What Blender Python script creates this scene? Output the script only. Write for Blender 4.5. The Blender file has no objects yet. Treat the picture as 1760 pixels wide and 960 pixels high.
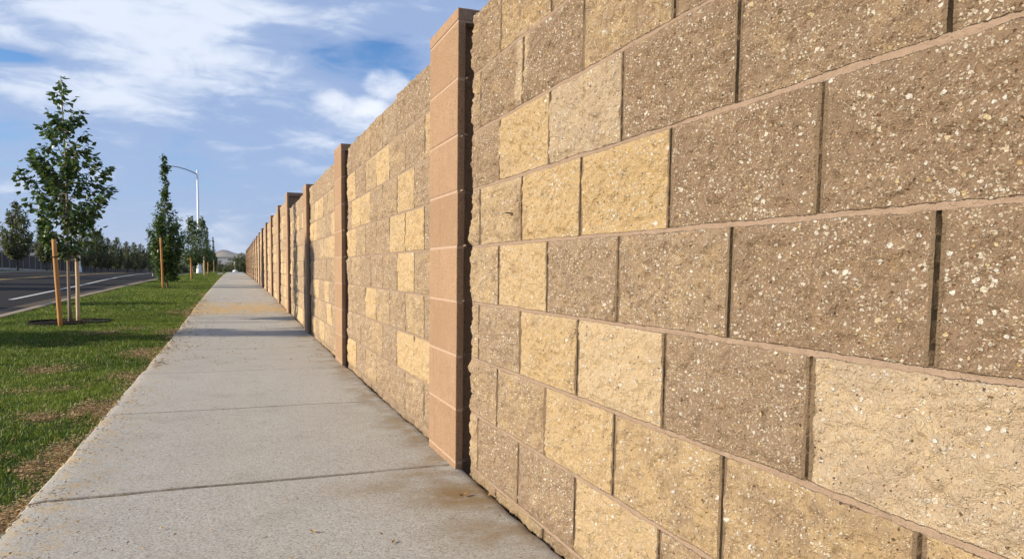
import bpy, bmesh, math, random
import numpy as np
from mathutils import Vector, Matrix

# ------------------------------------------------------------------ camera, sky, sun, exposure
S = bpy.context.scene
COL = S.collection
rad = math.radians

H_CAM = 0.75
YAW, PITCH, ROLL, FPX = 0.35987, -0.07799, 0.012855, 1268.36
cam_d = bpy.data.cameras.new("camera")
cam_d.sensor_width = 36.0
cam_d.lens = FPX / 1760.0 * 36.0
cam_d.shift_y = 83.65 / 1760.0
cam_d.clip_start = 0.02
cam_d.clip_end = 30000
cam = bpy.data.objects.new("camera", cam_d)
COL.objects.link(cam)
fw = Vector((math.sin(YAW) * math.cos(PITCH), math.cos(YAW) * math.cos(PITCH), math.sin(PITCH)))
r0 = Vector((math.cos(YAW), -math.sin(YAW), 0))
u0 = r0.cross(fw)
r1 = r0 * math.cos(ROLL) + u0 * math.sin(ROLL)
u1 = -r0 * math.sin(ROLL) + u0 * math.cos(ROLL)
M = Matrix((r1, u1, -fw)).transposed().to_4x4()
M.translation = Vector((0, 0, H_CAM))
cam.matrix_world = M
S.camera = cam

SUN_EL, SUN_AZ = 19.5, -1.5          # light travels towards +X, square on to the wall
SUN_STRENGTH, SKY_STRENGTH, EXPOSURE = 5.0, 0.1, 0.66
L = Vector((math.cos(rad(SUN_EL)) * math.cos(rad(SUN_AZ)), math.cos(rad(SUN_EL)) * math.sin(rad(SUN_AZ)), -math.sin(rad(SUN_EL))))
sun_d = bpy.data.lights.new("sun", "SUN")
sun_d.energy = SUN_STRENGTH
sun_d.angle = rad(0.5)
sun_d.color = (1.0, 0.87, 0.69)
sun = bpy.data.objects.new("sun", sun_d)
sun.rotation_euler = L.to_track_quat('-Z', 'Y').to_euler()
sun.location = (-10, -5, 12)
COL.objects.link(sun)

S.view_settings.view_transform = 'Standard'
S.view_settings.look = 'None'
S.view_settings.exposure = EXPOSURE
S.view_settings.gamma = 1.0
S.view_settings.use_curve_mapping = False
S.cycles.max_bounces = 6
S.cycles.diffuse_bounces = 3
S.cycles.transparent_max_bounces = 8


def nd(nt, typ, ins=None, **attrs):
    n = nt.nodes.new(typ)
    for k, v in attrs.items():
        setattr(n, k, v)
    for k, v in (ins or {}).items():
        s = n.inputs[k]
        if isinstance(v, bpy.types.NodeSocket):
            nt.links.new(v, s)
        elif isinstance(v, bpy.types.Node):
            nt.links.new(v.outputs[0], s)
        else:
            if isinstance(v, (tuple, list)) and s.type == 'RGBA' and len(v) == 3:
                v = (*v, 1)
            s.default_value = v
    return n


def mth(nt, op, a, b=0.0, c=0.0, clamp=False):
    n = nt.nodes.new('ShaderNodeMath')
    n.operation = op
    n.use_clamp = clamp
    for i, v in enumerate((a, b, c)):
        if isinstance(v, bpy.types.Node):
            v = v.outputs[0]
        if isinstance(v, bpy.types.NodeSocket):
            nt.links.new(v, n.inputs[i])
        else:
            n.inputs[i].default_value = v
    return n.outputs[0]


def mixc(nt, fac, a, b, blend='MIX'):
    n = nt.nodes.new('ShaderNodeMix')
    n.data_type = 'RGBA'
    n.blend_type = blend
    n.clamp_factor = True
    for i, v in ((0, fac), (6, a), (7, b)):
        if isinstance(v, bpy.types.Node):
            v = v.outputs[0]
        if isinstance(v, bpy.types.NodeSocket):
            nt.links.new(v, n.inputs[i])
        else:
            if i and len(v) == 3:
                v = (*v, 1)
            n.inputs[i].default_value = v
    return n.outputs[2]


def ramp(nt, fac, lo, hi, a=0.0, b=1.0):
    n = nd(nt, 'ShaderNodeMapRange', {'From Min': lo, 'From Max': hi, 'To Min': a, 'To Max': b})
    n.interpolation_type = 'SMOOTHSTEP'
    nt.links.new(fac.outputs[0] if isinstance(fac, bpy.types.Node) else fac, n.inputs['Value'])
    return n.outputs[0]


def noise(nt, vec, scale, detail=4.0, rough=0.55, dist=0.0):
    return nd(nt, 'ShaderNodeTexNoise', {'Vector': vec, 'Scale': scale, 'Detail': detail, 'Roughness': rough, 'Distortion': dist}).outputs[0]


# ---- world: physical sky with procedural cloud cover in fixed sky directions
W = bpy.data.worlds.new("World")
S.world = W
W.use_nodes = True
nt = W.node_tree
nt.nodes.clear()
sky = nd(nt, 'ShaderNodeTexSky', sky_type='NISHITA', sun_disc=False, sun_elevation=rad(SUN_EL),
         sun_rotation=math.atan2(-L.x, -L.y), air_density=1.0, dust_density=0.6, ozone_density=1.4, altitude=700)
tc = nd(nt, 'ShaderNodeTexCoord')
dirv = tc.outputs['Generated']


def lobe(c, width, zs=2.2):
    """smooth weight around a sky direction c, squashed in elevation"""
    sub = nd(nt, 'ShaderNodeVectorMath', {0: dirv, 1: c}, operation='SUBTRACT')
    mul = nd(nt, 'ShaderNodeVectorMath', {0: sub.outputs[0], 1: (1, 1, zs)}, operation='MULTIPLY')
    ln = nd(nt, 'ShaderNodeVectorMath', {0: mul.outputs[0]}, operation='LENGTH')
    return ramp(nt, ln.outputs['Value'], 0.0, width, 1.0, 0.0)


def stretched(k):
    return nd(nt, 'ShaderNodeVectorMath', {0: dirv, 1: k}, operation='MULTIPLY').outputs[0]


n_big = noise(nt, stretched((1, 1, 2.6)), 5.0, 5, 0.5, 0.35)
n_wisp = noise(nt, stretched((1.0, 0.9, 3.2)), 13.0, 6, 0.58, 0.5)
n_puff = noise(nt, stretched((1, 1, 1.5)), 26.0, 7, 0.6, 0.25)
sepd = nd(nt, 'ShaderNodeSeparateXYZ', {0: dirv})
el = sepd.outputs[2]
hole = mth(nt, 'MAXIMUM', lobe((0.105, 0.956, 0.262), 0.13, 2.6), mth(nt, 'MULTIPLY', lobe((0.165, 0.950, 0.265), 0.12, 2.2), 0.9))
hole_l = lobe((-0.240, 0.945, 0.222), 0.13, 9.0)
top_l = lobe((-0.165, 0.945, 0.275), 0.30, 2.6)
band_l = lobe((-0.150, 0.965, 0.193), 0.21, 5.0)
band_m = lobe((-0.020, 0.975, 0.222), 0.16, 4.0)
top_r = lobe((0.215, 0.925, 0.315), 0.12, 1.8)
pf = mth(nt, 'MAXIMUM', lobe((0.128, 0.968, 0.205), 0.055, 2.0), mth(nt, 'MAXIMUM', lobe((0.160, 0.962, 0.203), 0.060, 2.2), mth(nt, 'MULTIPLY', lobe((0.186, 0.955, 0.228), 0.05, 1.5), 0.75)))
dens = mth(nt, 'ADD', mth(nt, 'MULTIPLY', n_big, 0.78), mth(nt, 'MULTIPLY', n_wisp, 0.56))
for w_, k_ in ((top_l, 0.30), (band_l, 0.34), (band_m, 0.14), (top_r, 0.14), (hole, -0.46), (hole_l, -0.46), (lobe((0.020, 0.957, 0.288), 0.20, 2.4), 0.19), (lobe((0.05, 0.972, 0.235), 0.14, 3.0), 0.12), (lobe((0.150, 0.970, 0.180), 0.12, 3.0), 0.24)):
    dens = mth(nt, 'ADD', dens, mth(nt, 'MULTIPLY', w_, k_))
veil = ramp(nt, dens, 0.36, 0.66)                 # thin grey-lavender cover
bright = ramp(nt, mth(nt, 'ADD', dens, mth(nt, 'MULTIPLY', mth(nt, 'SUBTRACT', n_wisp, 0.5), 0.45)), 0.67, 1.12)               # sunlit thicker parts
puffm = ramp(nt, mth(nt, 'ADD', pf, mth(nt, 'MULTIPLY', mth(nt, 'SUBTRACT', n_puff, 0.5), 1.5)), 0.05, 1.05)
puffm = mth(nt, 'MULTIPLY', puffm, ramp(nt, pf, 0.0, 0.25))
skyc = nd(nt, 'ShaderNodeVectorMath', {0: sky.outputs[0], 3: SKY_STRENGTH}, operation='SCALE').outputs[0]
skyc = nd(nt, 'ShaderNodeVectorMath', {0: skyc, 1: (0.41, 0.72, 1.06)}, operation='MULTIPLY').outputs[0]
lowveil = ramp(nt, el, 0.02, 0.26, 0.92, 0.0)
c1 = mixc(nt, mth(nt, 'MAXIMUM', mth(nt, 'MULTIPLY', veil, 0.85), lowveil), skyc, (0.235, 0.310, 0.478))
c2 = mixc(nt, mth(nt, 'MULTIPLY', bright, 0.9), c1, (0.53, 0.575, 0.655))
c3 = mixc(nt, mth(nt, 'MULTIPLY', puffm, 0.85), c2, (0.64, 0.665, 0.71))
gnd = ramp(nt, el, -0.05, 0.0, 0.0, 1.0)
c4 = mixc(nt, gnd, (0.12, 0.11, 0.09), c3)
c4 = nd(nt, 'ShaderNodeVectorMath', {0: c4, 3: 1.0 / SKY_STRENGTH}, operation='SCALE').outputs[0]
bg = nd(nt, 'ShaderNodeBackground', {'Color': c4, 'Strength': SKY_STRENGTH})
nd(nt, 'ShaderNodeOutputWorld', {'Surface': bg.outputs[0]})


# ------------------------------------------------------------------ helpers
def smooth(a, b, x):
    t = np.clip((x - a) / (b - a), 0, 1)
    return t * t * (3 - 2 * t)


def _hash(ix, iy, seed):
    h = (ix.astype(np.int64) * 374761393 + iy.astype(np.int64) * 668265263 + seed * 1442695041) & 0xFFFFFFFF
    h = ((h ^ (h >> 13)) * 1274126177) & 0xFFFFFFFF
    h = ((h ^ (h >> 16)) * 2246822519) & 0xFFFFFFFF
    return ((h ^ (h >> 15)) & 0xFFFFFF) / float(0xFFFFFF)


def vn(x, y, seed=0):
    x = np.asarray(x, float)
    y = np.asarray(y, float) + np.zeros_like(x)
    ix, iy = np.floor(x), np.floor(y)
    fx, fy = x - ix, y - iy
    fx = fx * fx * fx * (fx * (fx * 6 - 15) + 10)
    fy = fy * fy * fy * (fy * (fy * 6 - 15) + 10)
    a, b = _hash(ix, iy, seed), _hash(ix + 1, iy, seed)
    c, d = _hash(ix, iy + 1, seed), _hash(ix + 1, iy + 1, seed)
    return (a * (1 - fx) + b * fx) * (1 - fy) + (c * (1 - fx) + d * fx) * fy


def fbm(x, y, seed=0, octv=4, gain=0.5):
    s, a, t = 0, 1.0, 0
    for o in range(octv):
        s = s + a * (vn(x * 2 ** o + 17.3 * o, y * 2 ** o - 9.1 * o, seed + o) - 0.5)
        t += a
        a *= gain
    return s / t * 2


GP = np.array([[-300, .0], [-5, -.01], [0, -.005], [8, 0], [10, .02], [12, .05], [15, .09], [18, .12], [21, .14], [25, .17], [30, .20],
               [36, .23], [45, .25], [60, .26], [76, .25], [96, -.10], [111, -.35], [131, -.6], [206, -1.35], [320, -4], [500, -9], [900, -6],
               [1500, 9], [2200, 22], [9000, 30]])


def gz(y):
    return np.interp(y, GP[:, 0], GP[:, 1])


def np_mesh(name, verts, quads, mat=None, attrs=None, parent=None, tris=None, smooth_shade=True, link=True):
    """mesh object from numpy arrays"""
    me = bpy.data.meshes.new(name)
    verts = np.asarray(verts, np.float32).reshape(-1, 3)
    quads = np.asarray(quads, np.int32).reshape(-1, 4) if quads is not None and len(quads) else np.zeros((0, 4), np.int32)
    tris = np.asarray(tris, np.int32).reshape(-1, 3) if tris is not None and len(tris) else np.zeros((0, 3), np.int32)
    me.vertices.add(len(verts))
    me.vertices.foreach_set('co', verts.ravel())
    loops = np.concatenate([quads.ravel(), tris.ravel()])
    me.loops.add(len(loops))
    me.loops.foreach_set('vertex_index', loops)
    nq, ntr = len(quads), len(tris)
    me.polygons.add(nq + ntr)
    start = np.concatenate([np.arange(nq) * 4, nq * 4 + np.arange(ntr) * 3]).astype(np.int32)
    me.polygons.foreach_set('loop_start', start)
    me.polygons.foreach_set('use_smooth', np.full(nq + ntr, smooth_shade))
    for k, v in (attrs or {}).items():
        a = me.attributes.new(k, 'FLOAT', 'POINT')
        a.data.foreach_set('value', np.asarray(v, np.float32).ravel())
    me.update(calc_edges=True)
    me.validate()
    if mat:
        me.materials.append(mat)
    o = bpy.data.objects.new(name, me)
    if link:
        COL.objects.link(o)
    if parent:
        o.parent = parent
    return o


def grid_quads(nr, nc, flip=False):
    i = np.arange(nr * nc).reshape(nr, nc)
    q = np.stack([i[:-1, :-1], i[:-1, 1:], i[1:, 1:], i[1:, :-1]], -1).reshape(-1, 4)
    return q[:, ::-1] if flip else q


def bm_obj(name, bm, mat, parent=None, smooth_shade=False):
    me = bpy.data.meshes.new(name)
    bmesh.ops.recalc_face_normals(bm, faces=bm.faces)
    bm.to_mesh(me)
    bm.free()
    for p in me.polygons:
        p.use_smooth = smooth_shade
    me.materials.append(mat)
    o = bpy.data.objects.new(name, me)
    COL.objects.link(o)
    if parent:
        o.parent = parent
    return o


def add_box(bm, x0, x1, y0, y1, z0, z1):
    v = [bm.verts.new(p) for p in ((x0, y0, z0), (x1, y0, z0), (x1, y1, z0), (x0, y1, z0), (x0, y0, z1), (x1, y0, z1), (x1, y1, z1), (x0, y1, z1))]
    for f in ((0, 3, 2, 1), (4, 5, 6, 7), (0, 1, 5, 4), (1, 2, 6, 5), (2, 3, 7, 6), (3, 0, 4, 7)):
        bm.faces.new([v[i] for i in f])
    return v


def add_tube(bm, pts, radii, seg=10, cap=True):
    pts = [Vector(p) for p in pts]
    rings = []
    up = Vector((0, 0, 1))
    for i, p in enumerate(pts):
        d = (pts[min(i + 1, len(pts) - 1)] - pts[max(i - 1, 0)]).normalized()
        a = d.cross(up)
        if a.length < 0.05:
            a = d.cross(Vector((1, 0, 0)))
        a.normalize()
        b = a.cross(d).normalized()
        r = radii[i] if hasattr(radii, '__len__') else radii
        rings.append([bm.verts.new(p + (a * math.cos(t) + b * math.sin(t)) * r) for t in [2 * math.pi * k / seg for k in range(seg)]])
    for i in range(len(rings) - 1):
        for k in range(seg):
            bm.faces.new((rings[i][k], rings[i][(k + 1) % seg], rings[i + 1][(k + 1) % seg], rings[i + 1][k]))
    if cap:
        bm.faces.new(rings[0][::-1])
        bm.faces.new(rings[-1])


def tag(o, label=None, cat=None, group=None, kind=None):
    if label:
        o['label'] = label
    if cat:
        o['category'] = cat
    if group:
        o['group'] = group
    if kind:
        o['kind'] = kind
    return o


def empty(name, loc=(0, 0, 0), rz=0.0):
    o = bpy.data.objects.new(name, None)
    o.empty_display_size = 0.2
    o.location = loc
    o.rotation_euler = (0, 0, rz)
    COL.objects.link(o)
    return o


def copy_tree(o, parent=None):
    c = o.copy()
    COL.objects.link(c)
    if parent:
        c.parent = parent
    for ch in list(o.children):
        copy_tree(ch, c)
    return c


ORD = ['nearest', 'second', 'third', 'fourth', 'fifth', 'sixth', 'seventh', 'eighth', 'ninth', 'tenth', 'eleventh', 'twelfth', 'thirteenth',
       'fourteenth', 'fifteenth', 'sixteenth', 'seventeenth', 'eighteenth', 'nineteenth', 'twentieth', 'twenty-first']


# ------------------------------------------------------------------ materials
def new_mat(name):
    m = bpy.data.materials.new(name)
    m.use_nodes = True
    t = m.node_tree
    t.nodes.clear()
    return m, t


def finish(t, color, rough=0.8, bump=None, bdist=0.002, bstr=0.5, spec=0.3, normal=None):
    ins = {'Base Color': color, 'Roughness': rough, 'Specular IOR Level': spec}
    b = nd(t, 'ShaderNodeBsdfPrincipled', ins)
    if bump is not None:
        bn = nd(t, 'ShaderNodeBump', {'Height': bump, 'Distance': bdist, 'Strength': bstr})
        t.links.new(bn.outputs[0], b.inputs['Normal'])
    nd(t, 'ShaderNodeOutputMaterial', {'Surface': b.outputs[0]})
    return b


def attr(t, name):
    return nd(t, 'ShaderNodeAttribute', attribute_name=name).outputs['Fac']


def pos(t):
    return nd(t, 'ShaderNodeNewGeometry').outputs['Position']


def simple(name, col, rough=0.7, var=0.15, scale=8.0, bump=0.0, bscale=60, spec=0.3):
    m, t = new_mat(name)
    p = pos(t)
    n = noise(t, p, scale, 5, 0.6)
    c = mixc(t, n, tuple(x * (1 - var) for x in col), tuple(min(1, x * (1 + var)) for x in col))
    finish(t, c, rough, noise(t, p, bscale, 4, 0.6) if bump else None, 0.003, bump, spec)
    return m


def pebbles(t, vec, scale, rmax, power, keep, dens=None):
    v = nd(t, 'ShaderNodeTexVoronoi', {'Vector': vec, 'Scale': scale, 'Randomness': 1.0}, feature='F1')
    sep = nd(t, 'ShaderNodeSeparateColor', {0: v.outputs['Color']})
    rr = mth(t, 'MULTIPLY', mth(t, 'POWER', sep.outputs[0], power), rmax)
    on = mth(t, 'LESS_THAN', sep.outputs[1], keep)
    rr = mth(t, 'MULTIPLY', rr, on)
    if dens is not None:
        rr = mth(t, 'MULTIPLY', rr, dens)
    d = mth(t, 'SUBTRACT', rr, v.outputs['Distance'])
    return ramp(t, d, 0.0, 0.05), sep.outputs[2]


# split-face block wall
m_wall, t = new_mat("split_face_block")
P = pos(t)
warp = nd(t, 'ShaderNodeVectorMath', {0: nd(t, 'ShaderNodeTexNoise', {'Vector': P, 'Scale': 120.0, 'Detail': 2.0}).outputs['Color'], 1: (0.5, 0.5, 0.5)}, operation='SUBTRACT')
warp = nd(t, 'ShaderNodeVectorMath', {0: warp.outputs[0], 3: 0.007}, operation='SCALE')
Pw = nd(t, 'ShaderNodeVectorMath', {0: P, 1: warp.outputs[0]}, operation='ADD').outputs[0]
squash = nd(t, 'ShaderNodeVectorMath', {0: Pw, 1: (1, 1.0, 1.25)}, operation='MULTIPLY').outputs[0]
tone, lite, mort = attr(t, 'tone'), attr(t, 'lite'), attr(t, 'mort')
streak = nd(t, 'ShaderNodeVectorMath', {0: P, 1: (1, 1.0, 1.4)}, operation='MULTIPLY').outputs[0]
n1 = noise(t, streak, 11.0, 5, 0.62, 0.6)
n2 = noise(t, P, 55.0, 5, 0.65)
n3 = noise(t, P, 260.0, 4, 0.7)
tn = mth(t, 'ADD', tone, mth(t, 'MULTIPLY', mth(t, 'SUBTRACT', n1, 0.5), 1.35))
tn = mth(t, 'ADD', tn, mth(t, 'MULTIPLY', mth(t, 'SUBTRACT', n2, 0.5), 0.5))
tn = ramp(t, tn, 0.12, 0.95)
brown = mixc(t, n2, (0.218, 0.149, 0.093), (0.445, 0.314, 0.207))
yel = mixc(t, n2, (0.49, 0.330, 0.155), (0.74, 0.545, 0.290))
base = mixc(t, tn, brown, yel)
base = mixc(t, mth(t, 'MULTIPLY', lite, 0.8), base, mixc(t, n1, (0.63, 0.505, 0.375), (0.80, 0.665, 0.475)))
# fine grain
base = mixc(t, ramp(t, n3, 0.62, 0.72, 0.0, 0.55), base, (0.62, 0.50, 0.33))
base = mixc(t, ramp(t, n3, 0.43, 0.32, 0.0, 0.65), base, (0.08, 0.05, 0.03))
pebn = ramp(t, noise(t, P, 13.0, 3, 0.6), 0.32, 0.60, 0.74, 1.08)
pa, ca = pebbles(t, squash, 66.0, 0.40, 1.5, 0.5, pebn)
pb, cb = pebbles(t, squash, 125.0, 0.47, 1.0, 0.62, pebn)
pc, cc = pebbles(t, squash, 250.0, 0.54, 0.8, 0.65, pebn)
pcolA = mixc(t, ramp(t, ca, 0.5, 0.95), (0.83, 0.78, 0.68), (0.72, 0.56, 0.30))
pcolB = mixc(t, ramp(t, cb, 0.6, 0.95), (0.80, 0.73, 0.60), (0.60, 0.42, 0.20))
base = mixc(t, mth(t, 'MULTIPLY', pc, 0.75), base, (0.72, 0.61, 0.45))
base = mixc(t, mth(t, 'MULTIPLY', pb, 0.9), base, pcolB)
base = mixc(t, pa, base, pcolA)
pd, cd = pebbles(t, squash, 150.0, 0.46, 1.2, 0.16)
base = mixc(t, mth(t, 'MULTIPLY', pd, 0.85), base, mixc(t, cd, (0.06, 0.038, 0.024), (0.22, 0.11, 0.05)))
wz = nd(t, 'ShaderNodeSeparateXYZ', {0: P}).outputs[2]
grime = mth(t, 'MULTIPLY', ramp(t, mth(t, 'ADD', wz, mth(t, 'MULTIPLY', n1, 0.10)), 0.13, 0.03), ramp(t, n2, 0.35, 0.6, 0.2, 0.6))
base = mixc(t, grime, base, (0.20, 0.145, 0.09))
mcol = mixc(t, n2, (0.225, 0.160, 0.112), (0.335, 0.245, 0.178))
mcol = mixc(t, ramp(t, n3, 0.6, 0.75, 0.0, 0.4), mcol, (0.55, 0.42, 0.32))
vcol = mixc(t, n2, (0.20, 0.14, 0.085), (0.35, 0.25, 0.155))
mj = attr(t, 'bed')
break_ = mth(t, 'ADD', mth(t, 'MULTIPLY', mth(t, 'SUBTRACT', n2, 0.5), 1.3), mth(t, 'MULTIPLY', mth(t, 'SUBTRACT', n3, 0.5), 1.0))
mm = ramp(t, mth(t, 'ADD', mj, break_), 0.38, 0.66)
vm = mth(t, 'MULTIPLY', ramp(t, mth(t, 'ADD', mort, mth(t, 'MULTIPLY', break_, 0.5)), 0.3, 0.6), mth(t, 'SUBTRACT', 1.0, mm))
base = mixc(t, vm, base, vcol)
base = mixc(t, mm, base, mcol)
bh = mth(t, 'ADD', mth(t, 'MULTIPLY', n2, 1.2), mth(t, 'MULTIPLY', n3, 0.7))
bh = mth(t, 'ADD', bh, mth(t, 'MULTIPLY', pa, 0.35))
bh = mth(t, 'ADD', bh, mth(t, 'MULTIPLY', pb, 0.2))
nomort = mth(t, 'SUBTRACT', 1.0, mth(t, 'MULTIPLY', mm, 0.75))
finish(t, base, 0.88, mth(t, 'MULTIPLY', bh, nomort), 0.015, 1.0, 0.2)

# smooth precision block of the piers
m_pier, t = new_mat("pier_block")
P = pos(t)
n1 = noise(t, P, 3.0, 4, 0.6)
n2 = noise(t, P, 420.0, 3, 0.7)
n3 = noise(t, P, 150.0, 3, 0.7)
nb = noise(t, P, 24.0, 4, 0.6)
c = mixc(t, n1, (0.305, 0.197, 0.120), (0.405, 0.268, 0.166))
bt = attr(t, 'bt')
c = mixc(t, mth(t, 'MULTIPLY', bt, 0.4), c, (0.245, 0.15, 0.085))
stk = noise(t, nd(t, 'ShaderNodeVectorMath', {0: P, 1: (28, 28, 1.6)}, operation='MULTIPLY').outputs[0], 1.0, 4, 0.6)
c = mixc(t, ramp(t, stk, 0.55, 0.75, 0.0, 0.30), c, (0.21, 0.135, 0.085))
c = mixc(t, ramp(t, nb, 0.5, 0.8, 0.0, 0.35), c, (0.50, 0.33, 0.22))
c = mixc(t, ramp(t, n2, 0.58, 0.70, 0.0, 0.55), c, (0.52, 0.36, 0.24))
c = mixc(t, ramp(t, n3, 0.45, 0.33, 0.0, 0.75), c, (0.13, 0.07, 0.04))
sz = nd(t, 'ShaderNodeSeparateXYZ', {0: P}).outputs[2]
dirt = mth(t, 'MULTIPLY', ramp(t, sz, 0.10, -0.02), ramp(t, noise(t, P, 14.0, 4, 0.6), 0.42, 0.62))
c = mixc(t, mth(t, 'MULTIPLY', dirt, 0.45), c, (0.22, 0.16, 0.10))
finish(t, c, 0.9, mth(t, 'ADD', n2, mth(t, 'MULTIPLY', n3, 1.6)), 0.004, 0.8, 0.2)
m_pmort = simple("pier_mortar", (0.36, 0.26, 0.185), 0.95, 0.25, 40, 0.5, 150)

# sidewalk concrete
m_walk, t = new_mat("broomed_concrete")
P = pos(t)
sp = nd(t, 'ShaderNodeSeparateXYZ', {0: P})
n1 = noise(t, P, 1.3, 5, 0.6)
n2 = noise(t, P, 12.0, 5, 0.65)
n3 = noise(t, P, 150.0, 4, 0.85)
n4 = noise(t, nd(t, 'ShaderNodeVectorMath', {0: P, 1: (8, 90, 1)}, operation='MULTIPLY').outputs[0], 1.0, 4, 0.7)
c = mixc(t, n1, (0.342, 0.332, 0.296), (0.445, 0.434, 0.394))
c = mixc(t, ramp(t, n2, 0.35, 0.7, 0.0, 0.35), c, (0.34, 0.31, 0.25))
c = mixc(t, ramp(t, n3, 0.53, 0.66, 0.0, 0.85), c, (0.62, 0.59, 0.52))
c = mixc(t, ramp(t, n3, 0.49, 0.36, 0.0, 0.95), c, (0.15, 0.135, 0.12))
c = mixc(t, ramp(t, n4, 0.6, 0.8, 0.0, 0.2), c, (0.25, 0.23, 0.21))
# sandy wash across the path and rusty stains beside the wall
sy, sx = sp.outputs[1], sp.outputs[0]
slab = nd(t, 'ShaderNodeTexWhiteNoise', {'W': mth(t, 'FLOOR', mth(t, 'DIVIDE', mth(t, 'SUBTRACT', sy, 2.70), 1.5))}, noise_dimensions='1D').outputs[0]
c = mixc(t, mth(t, 'MULTIPLY', slab, 0.22), c, (0.30, 0.275, 0.225))
bl = noise(t, P, 3.4, 3, 0.5)
c = mixc(t, ramp(t, bl, 0.56, 0.68, 0.0, 0.22), c, (0.24, 0.215, 0.17))
band = mth(t, 'MULTIPLY', ramp(t, mth(t, 'ABSOLUTE', mth(t, 'SUBTRACT', sy, 13.2)), 2.2, 0.4), ramp(t, noise(t, P, 2.6, 5, 0.65), 0.34, 0.58))
c = mixc(t, mth(t, 'MULTIPLY', band, 0.9), c, (0.47, 0.31, 0.11))
left = mth(t, 'MULTIPLY', ramp(t, sx, -0.30, -0.62), ramp(t, noise(t, P, 16.0, 5, 0.65), 0.45, 0.66))
c = mixc(t, mth(t, 'MULTIPLY', left, 0.75), c, (0.44, 0.33, 0.18))
rs = mth(t, 'MULTIPLY', ramp(t, mth(t, 'ADD', sx, mth(t, 'MULTIPLY', noise(t, P, 3.2, 4, 0.6), 0.5)), 0.78, 1.08), ramp(t, noise(t, P, 6.5, 5, 0.6), 0.40, 0.60))
c = mixc(t, mth(t, 'MULTIPLY', rs, 0.7), c, (0.22, 0.155, 0.085))
st = attr(t, 'stain')
c = mixc(t, mth(t, 'MULTIPLY', st, ramp(t, noise(t, P, 9.0, 5, 0.7), 0.28, 0.58, 0.2, 0.9)), c, (0.225, 0.15, 0.07))
jd = attr(t, 'joint')
c = mixc(t, mth(t, 'MULTIPLY', jd, ramp(t, noise(t, P, 30.0, 4, 0.6), 0.3, 0.6, 0.5, 0.95)), c, (0.12, 0.09, 0.06))
c = mixc(t, mth(t, 'MULTIPLY', attr(t, 'chip'), 0.8), c, (0.56, 0.53, 0.46))
finish(t, c, 0.9, mth(t, 'ADD', mth(t, 'MULTIPLY', n3, 0.7), mth(t, 'MULTIPLY', n4, 0.3)), 0.003, 0.6, 0.25)

m_gutter = simple("dusty_gutter", (0.105, 0.082, 0.060), 0.95, 0.35, 2.5, 0.4, 80, 0.08)
m_curb = simple("curb_concrete", (0.27, 0.22, 0.155), 0.9, 0.25, 3.0, 0.4, 80)

# asphalt
m_road, t = new_mat("asphalt")
P = pos(t)
n1 = noise(t, P, 0.5, 5, 0.6)
n3 = noise(t, P, 140.0, 3, 0.7)
c = mixc(t, n1, (0.018, 0.017, 0.017), (0.034, 0.031, 0.029))
c = mixc(t, ramp(t, n3, 0.55, 0.75, 0.0, 0.5), c, (0.09, 0.085, 0.08))
finish(t, c, 0.95, n3, 0.004, 0.5, 0.08)
m_white = simple("road_paint", (0.46, 0.45, 0.43), 0.8, 0.15, 6)
m_yellow = simple("yellow_road_paint", (0.50, 0.33, 0.10), 0.8, 0.2, 6)

# earth / terrain
m_earth, t = new_mat("dry_earth")
P = pos(t)
n1 = noise(t, P, 0.004, 6, 0.6)
n2 = noise(t, P, 1.5, 6, 0.65)
yy = nd(t, 'ShaderNodeSeparateXYZ', {0: P}).outputs[1]
c = mixc(t, n2, (0.17, 0.125, 0.075), (0.30, 0.225, 0.14))
farc = mixc(t, ramp(t, n1, 0.45, 0.6), (0.20, 0.150, 0.085), (0.07, 0.08, 0.035))
c = mixc(t, ramp(t, yy, 200, 500), c, farc)
finish(t, c, 0.95, n2, 0.02, 0.6, 0.1)

m_lawn, t = new_mat("lawn_soil")
P = pos(t)
n2 = noise(t, P, 4.0, 6, 0.65)
n3 = noise(t, P, 70.0, 5, 0.7)
bare = attr(t, 'bare')
g = mixc(t, n3, (0.018, 0.032, 0.008), (0.055, 0.085, 0.022))
d = mixc(t, n3, (0.10, 0.06, 0.028), (0.36, 0.23, 0.11))
c = mixc(t, ramp(t, mth(t, 'ADD', bare, mth(t, 'MULTIPLY', mth(t, 'SUBTRACT', n2, 0.5), 0.5)), 0.30, 0.55), g, d)
finish(t, c, 0.95, n3, 0.02, 0.9, 0.1)

m_grass, t = new_mat("grass_blades")
va, dr = attr(t, 'var'), attr(t, 'dry')
c = mixc(t, va, (0.050, 0.104, 0.009), (0.180, 0.248, 0.030))
c = mixc(t, dr, c, (0.40, 0.27, 0.11))
df = nd(t, 'ShaderNodeBsdfPrincipled', {'Base Color': c, 'Roughness': 0.5, 'Specular IOR Level': 0.3})
tl = nd(t, 'ShaderNodeBsdfTranslucent', {'Color': c})
mx = nd(t, 'ShaderNodeMixShader', {0: 0.3, 1: df.outputs[0], 2: tl.outputs[0]})
nd(t, 'ShaderNodeOutputMaterial', {'Surface': mx.outputs[0]})


def leaf_mat(name, ca, cb, tr=0.22, rough=0.38):
    m, t = new_mat(name)
    va = attr(t, 'var')
    c = mixc(t, va, ca, cb)
    df = nd(t, 'ShaderNodeBsdfPrincipled', {'Base Color': c, 'Roughness': rough, 'Specular IOR Level': 0.45})
    tl = nd(t, 'ShaderNodeBsdfTranslucent', {'Color': mixc(t, 0.5, c, (0.16, 0.24, 0.03))})
    mx = nd(t, 'ShaderNodeMixShader', {0: tr, 1: df.outputs[0], 2: tl.outputs[0]})
    nd(t, 'ShaderNodeOutputMaterial', {'Surface': mx.outputs[0]})
    return m


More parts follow.
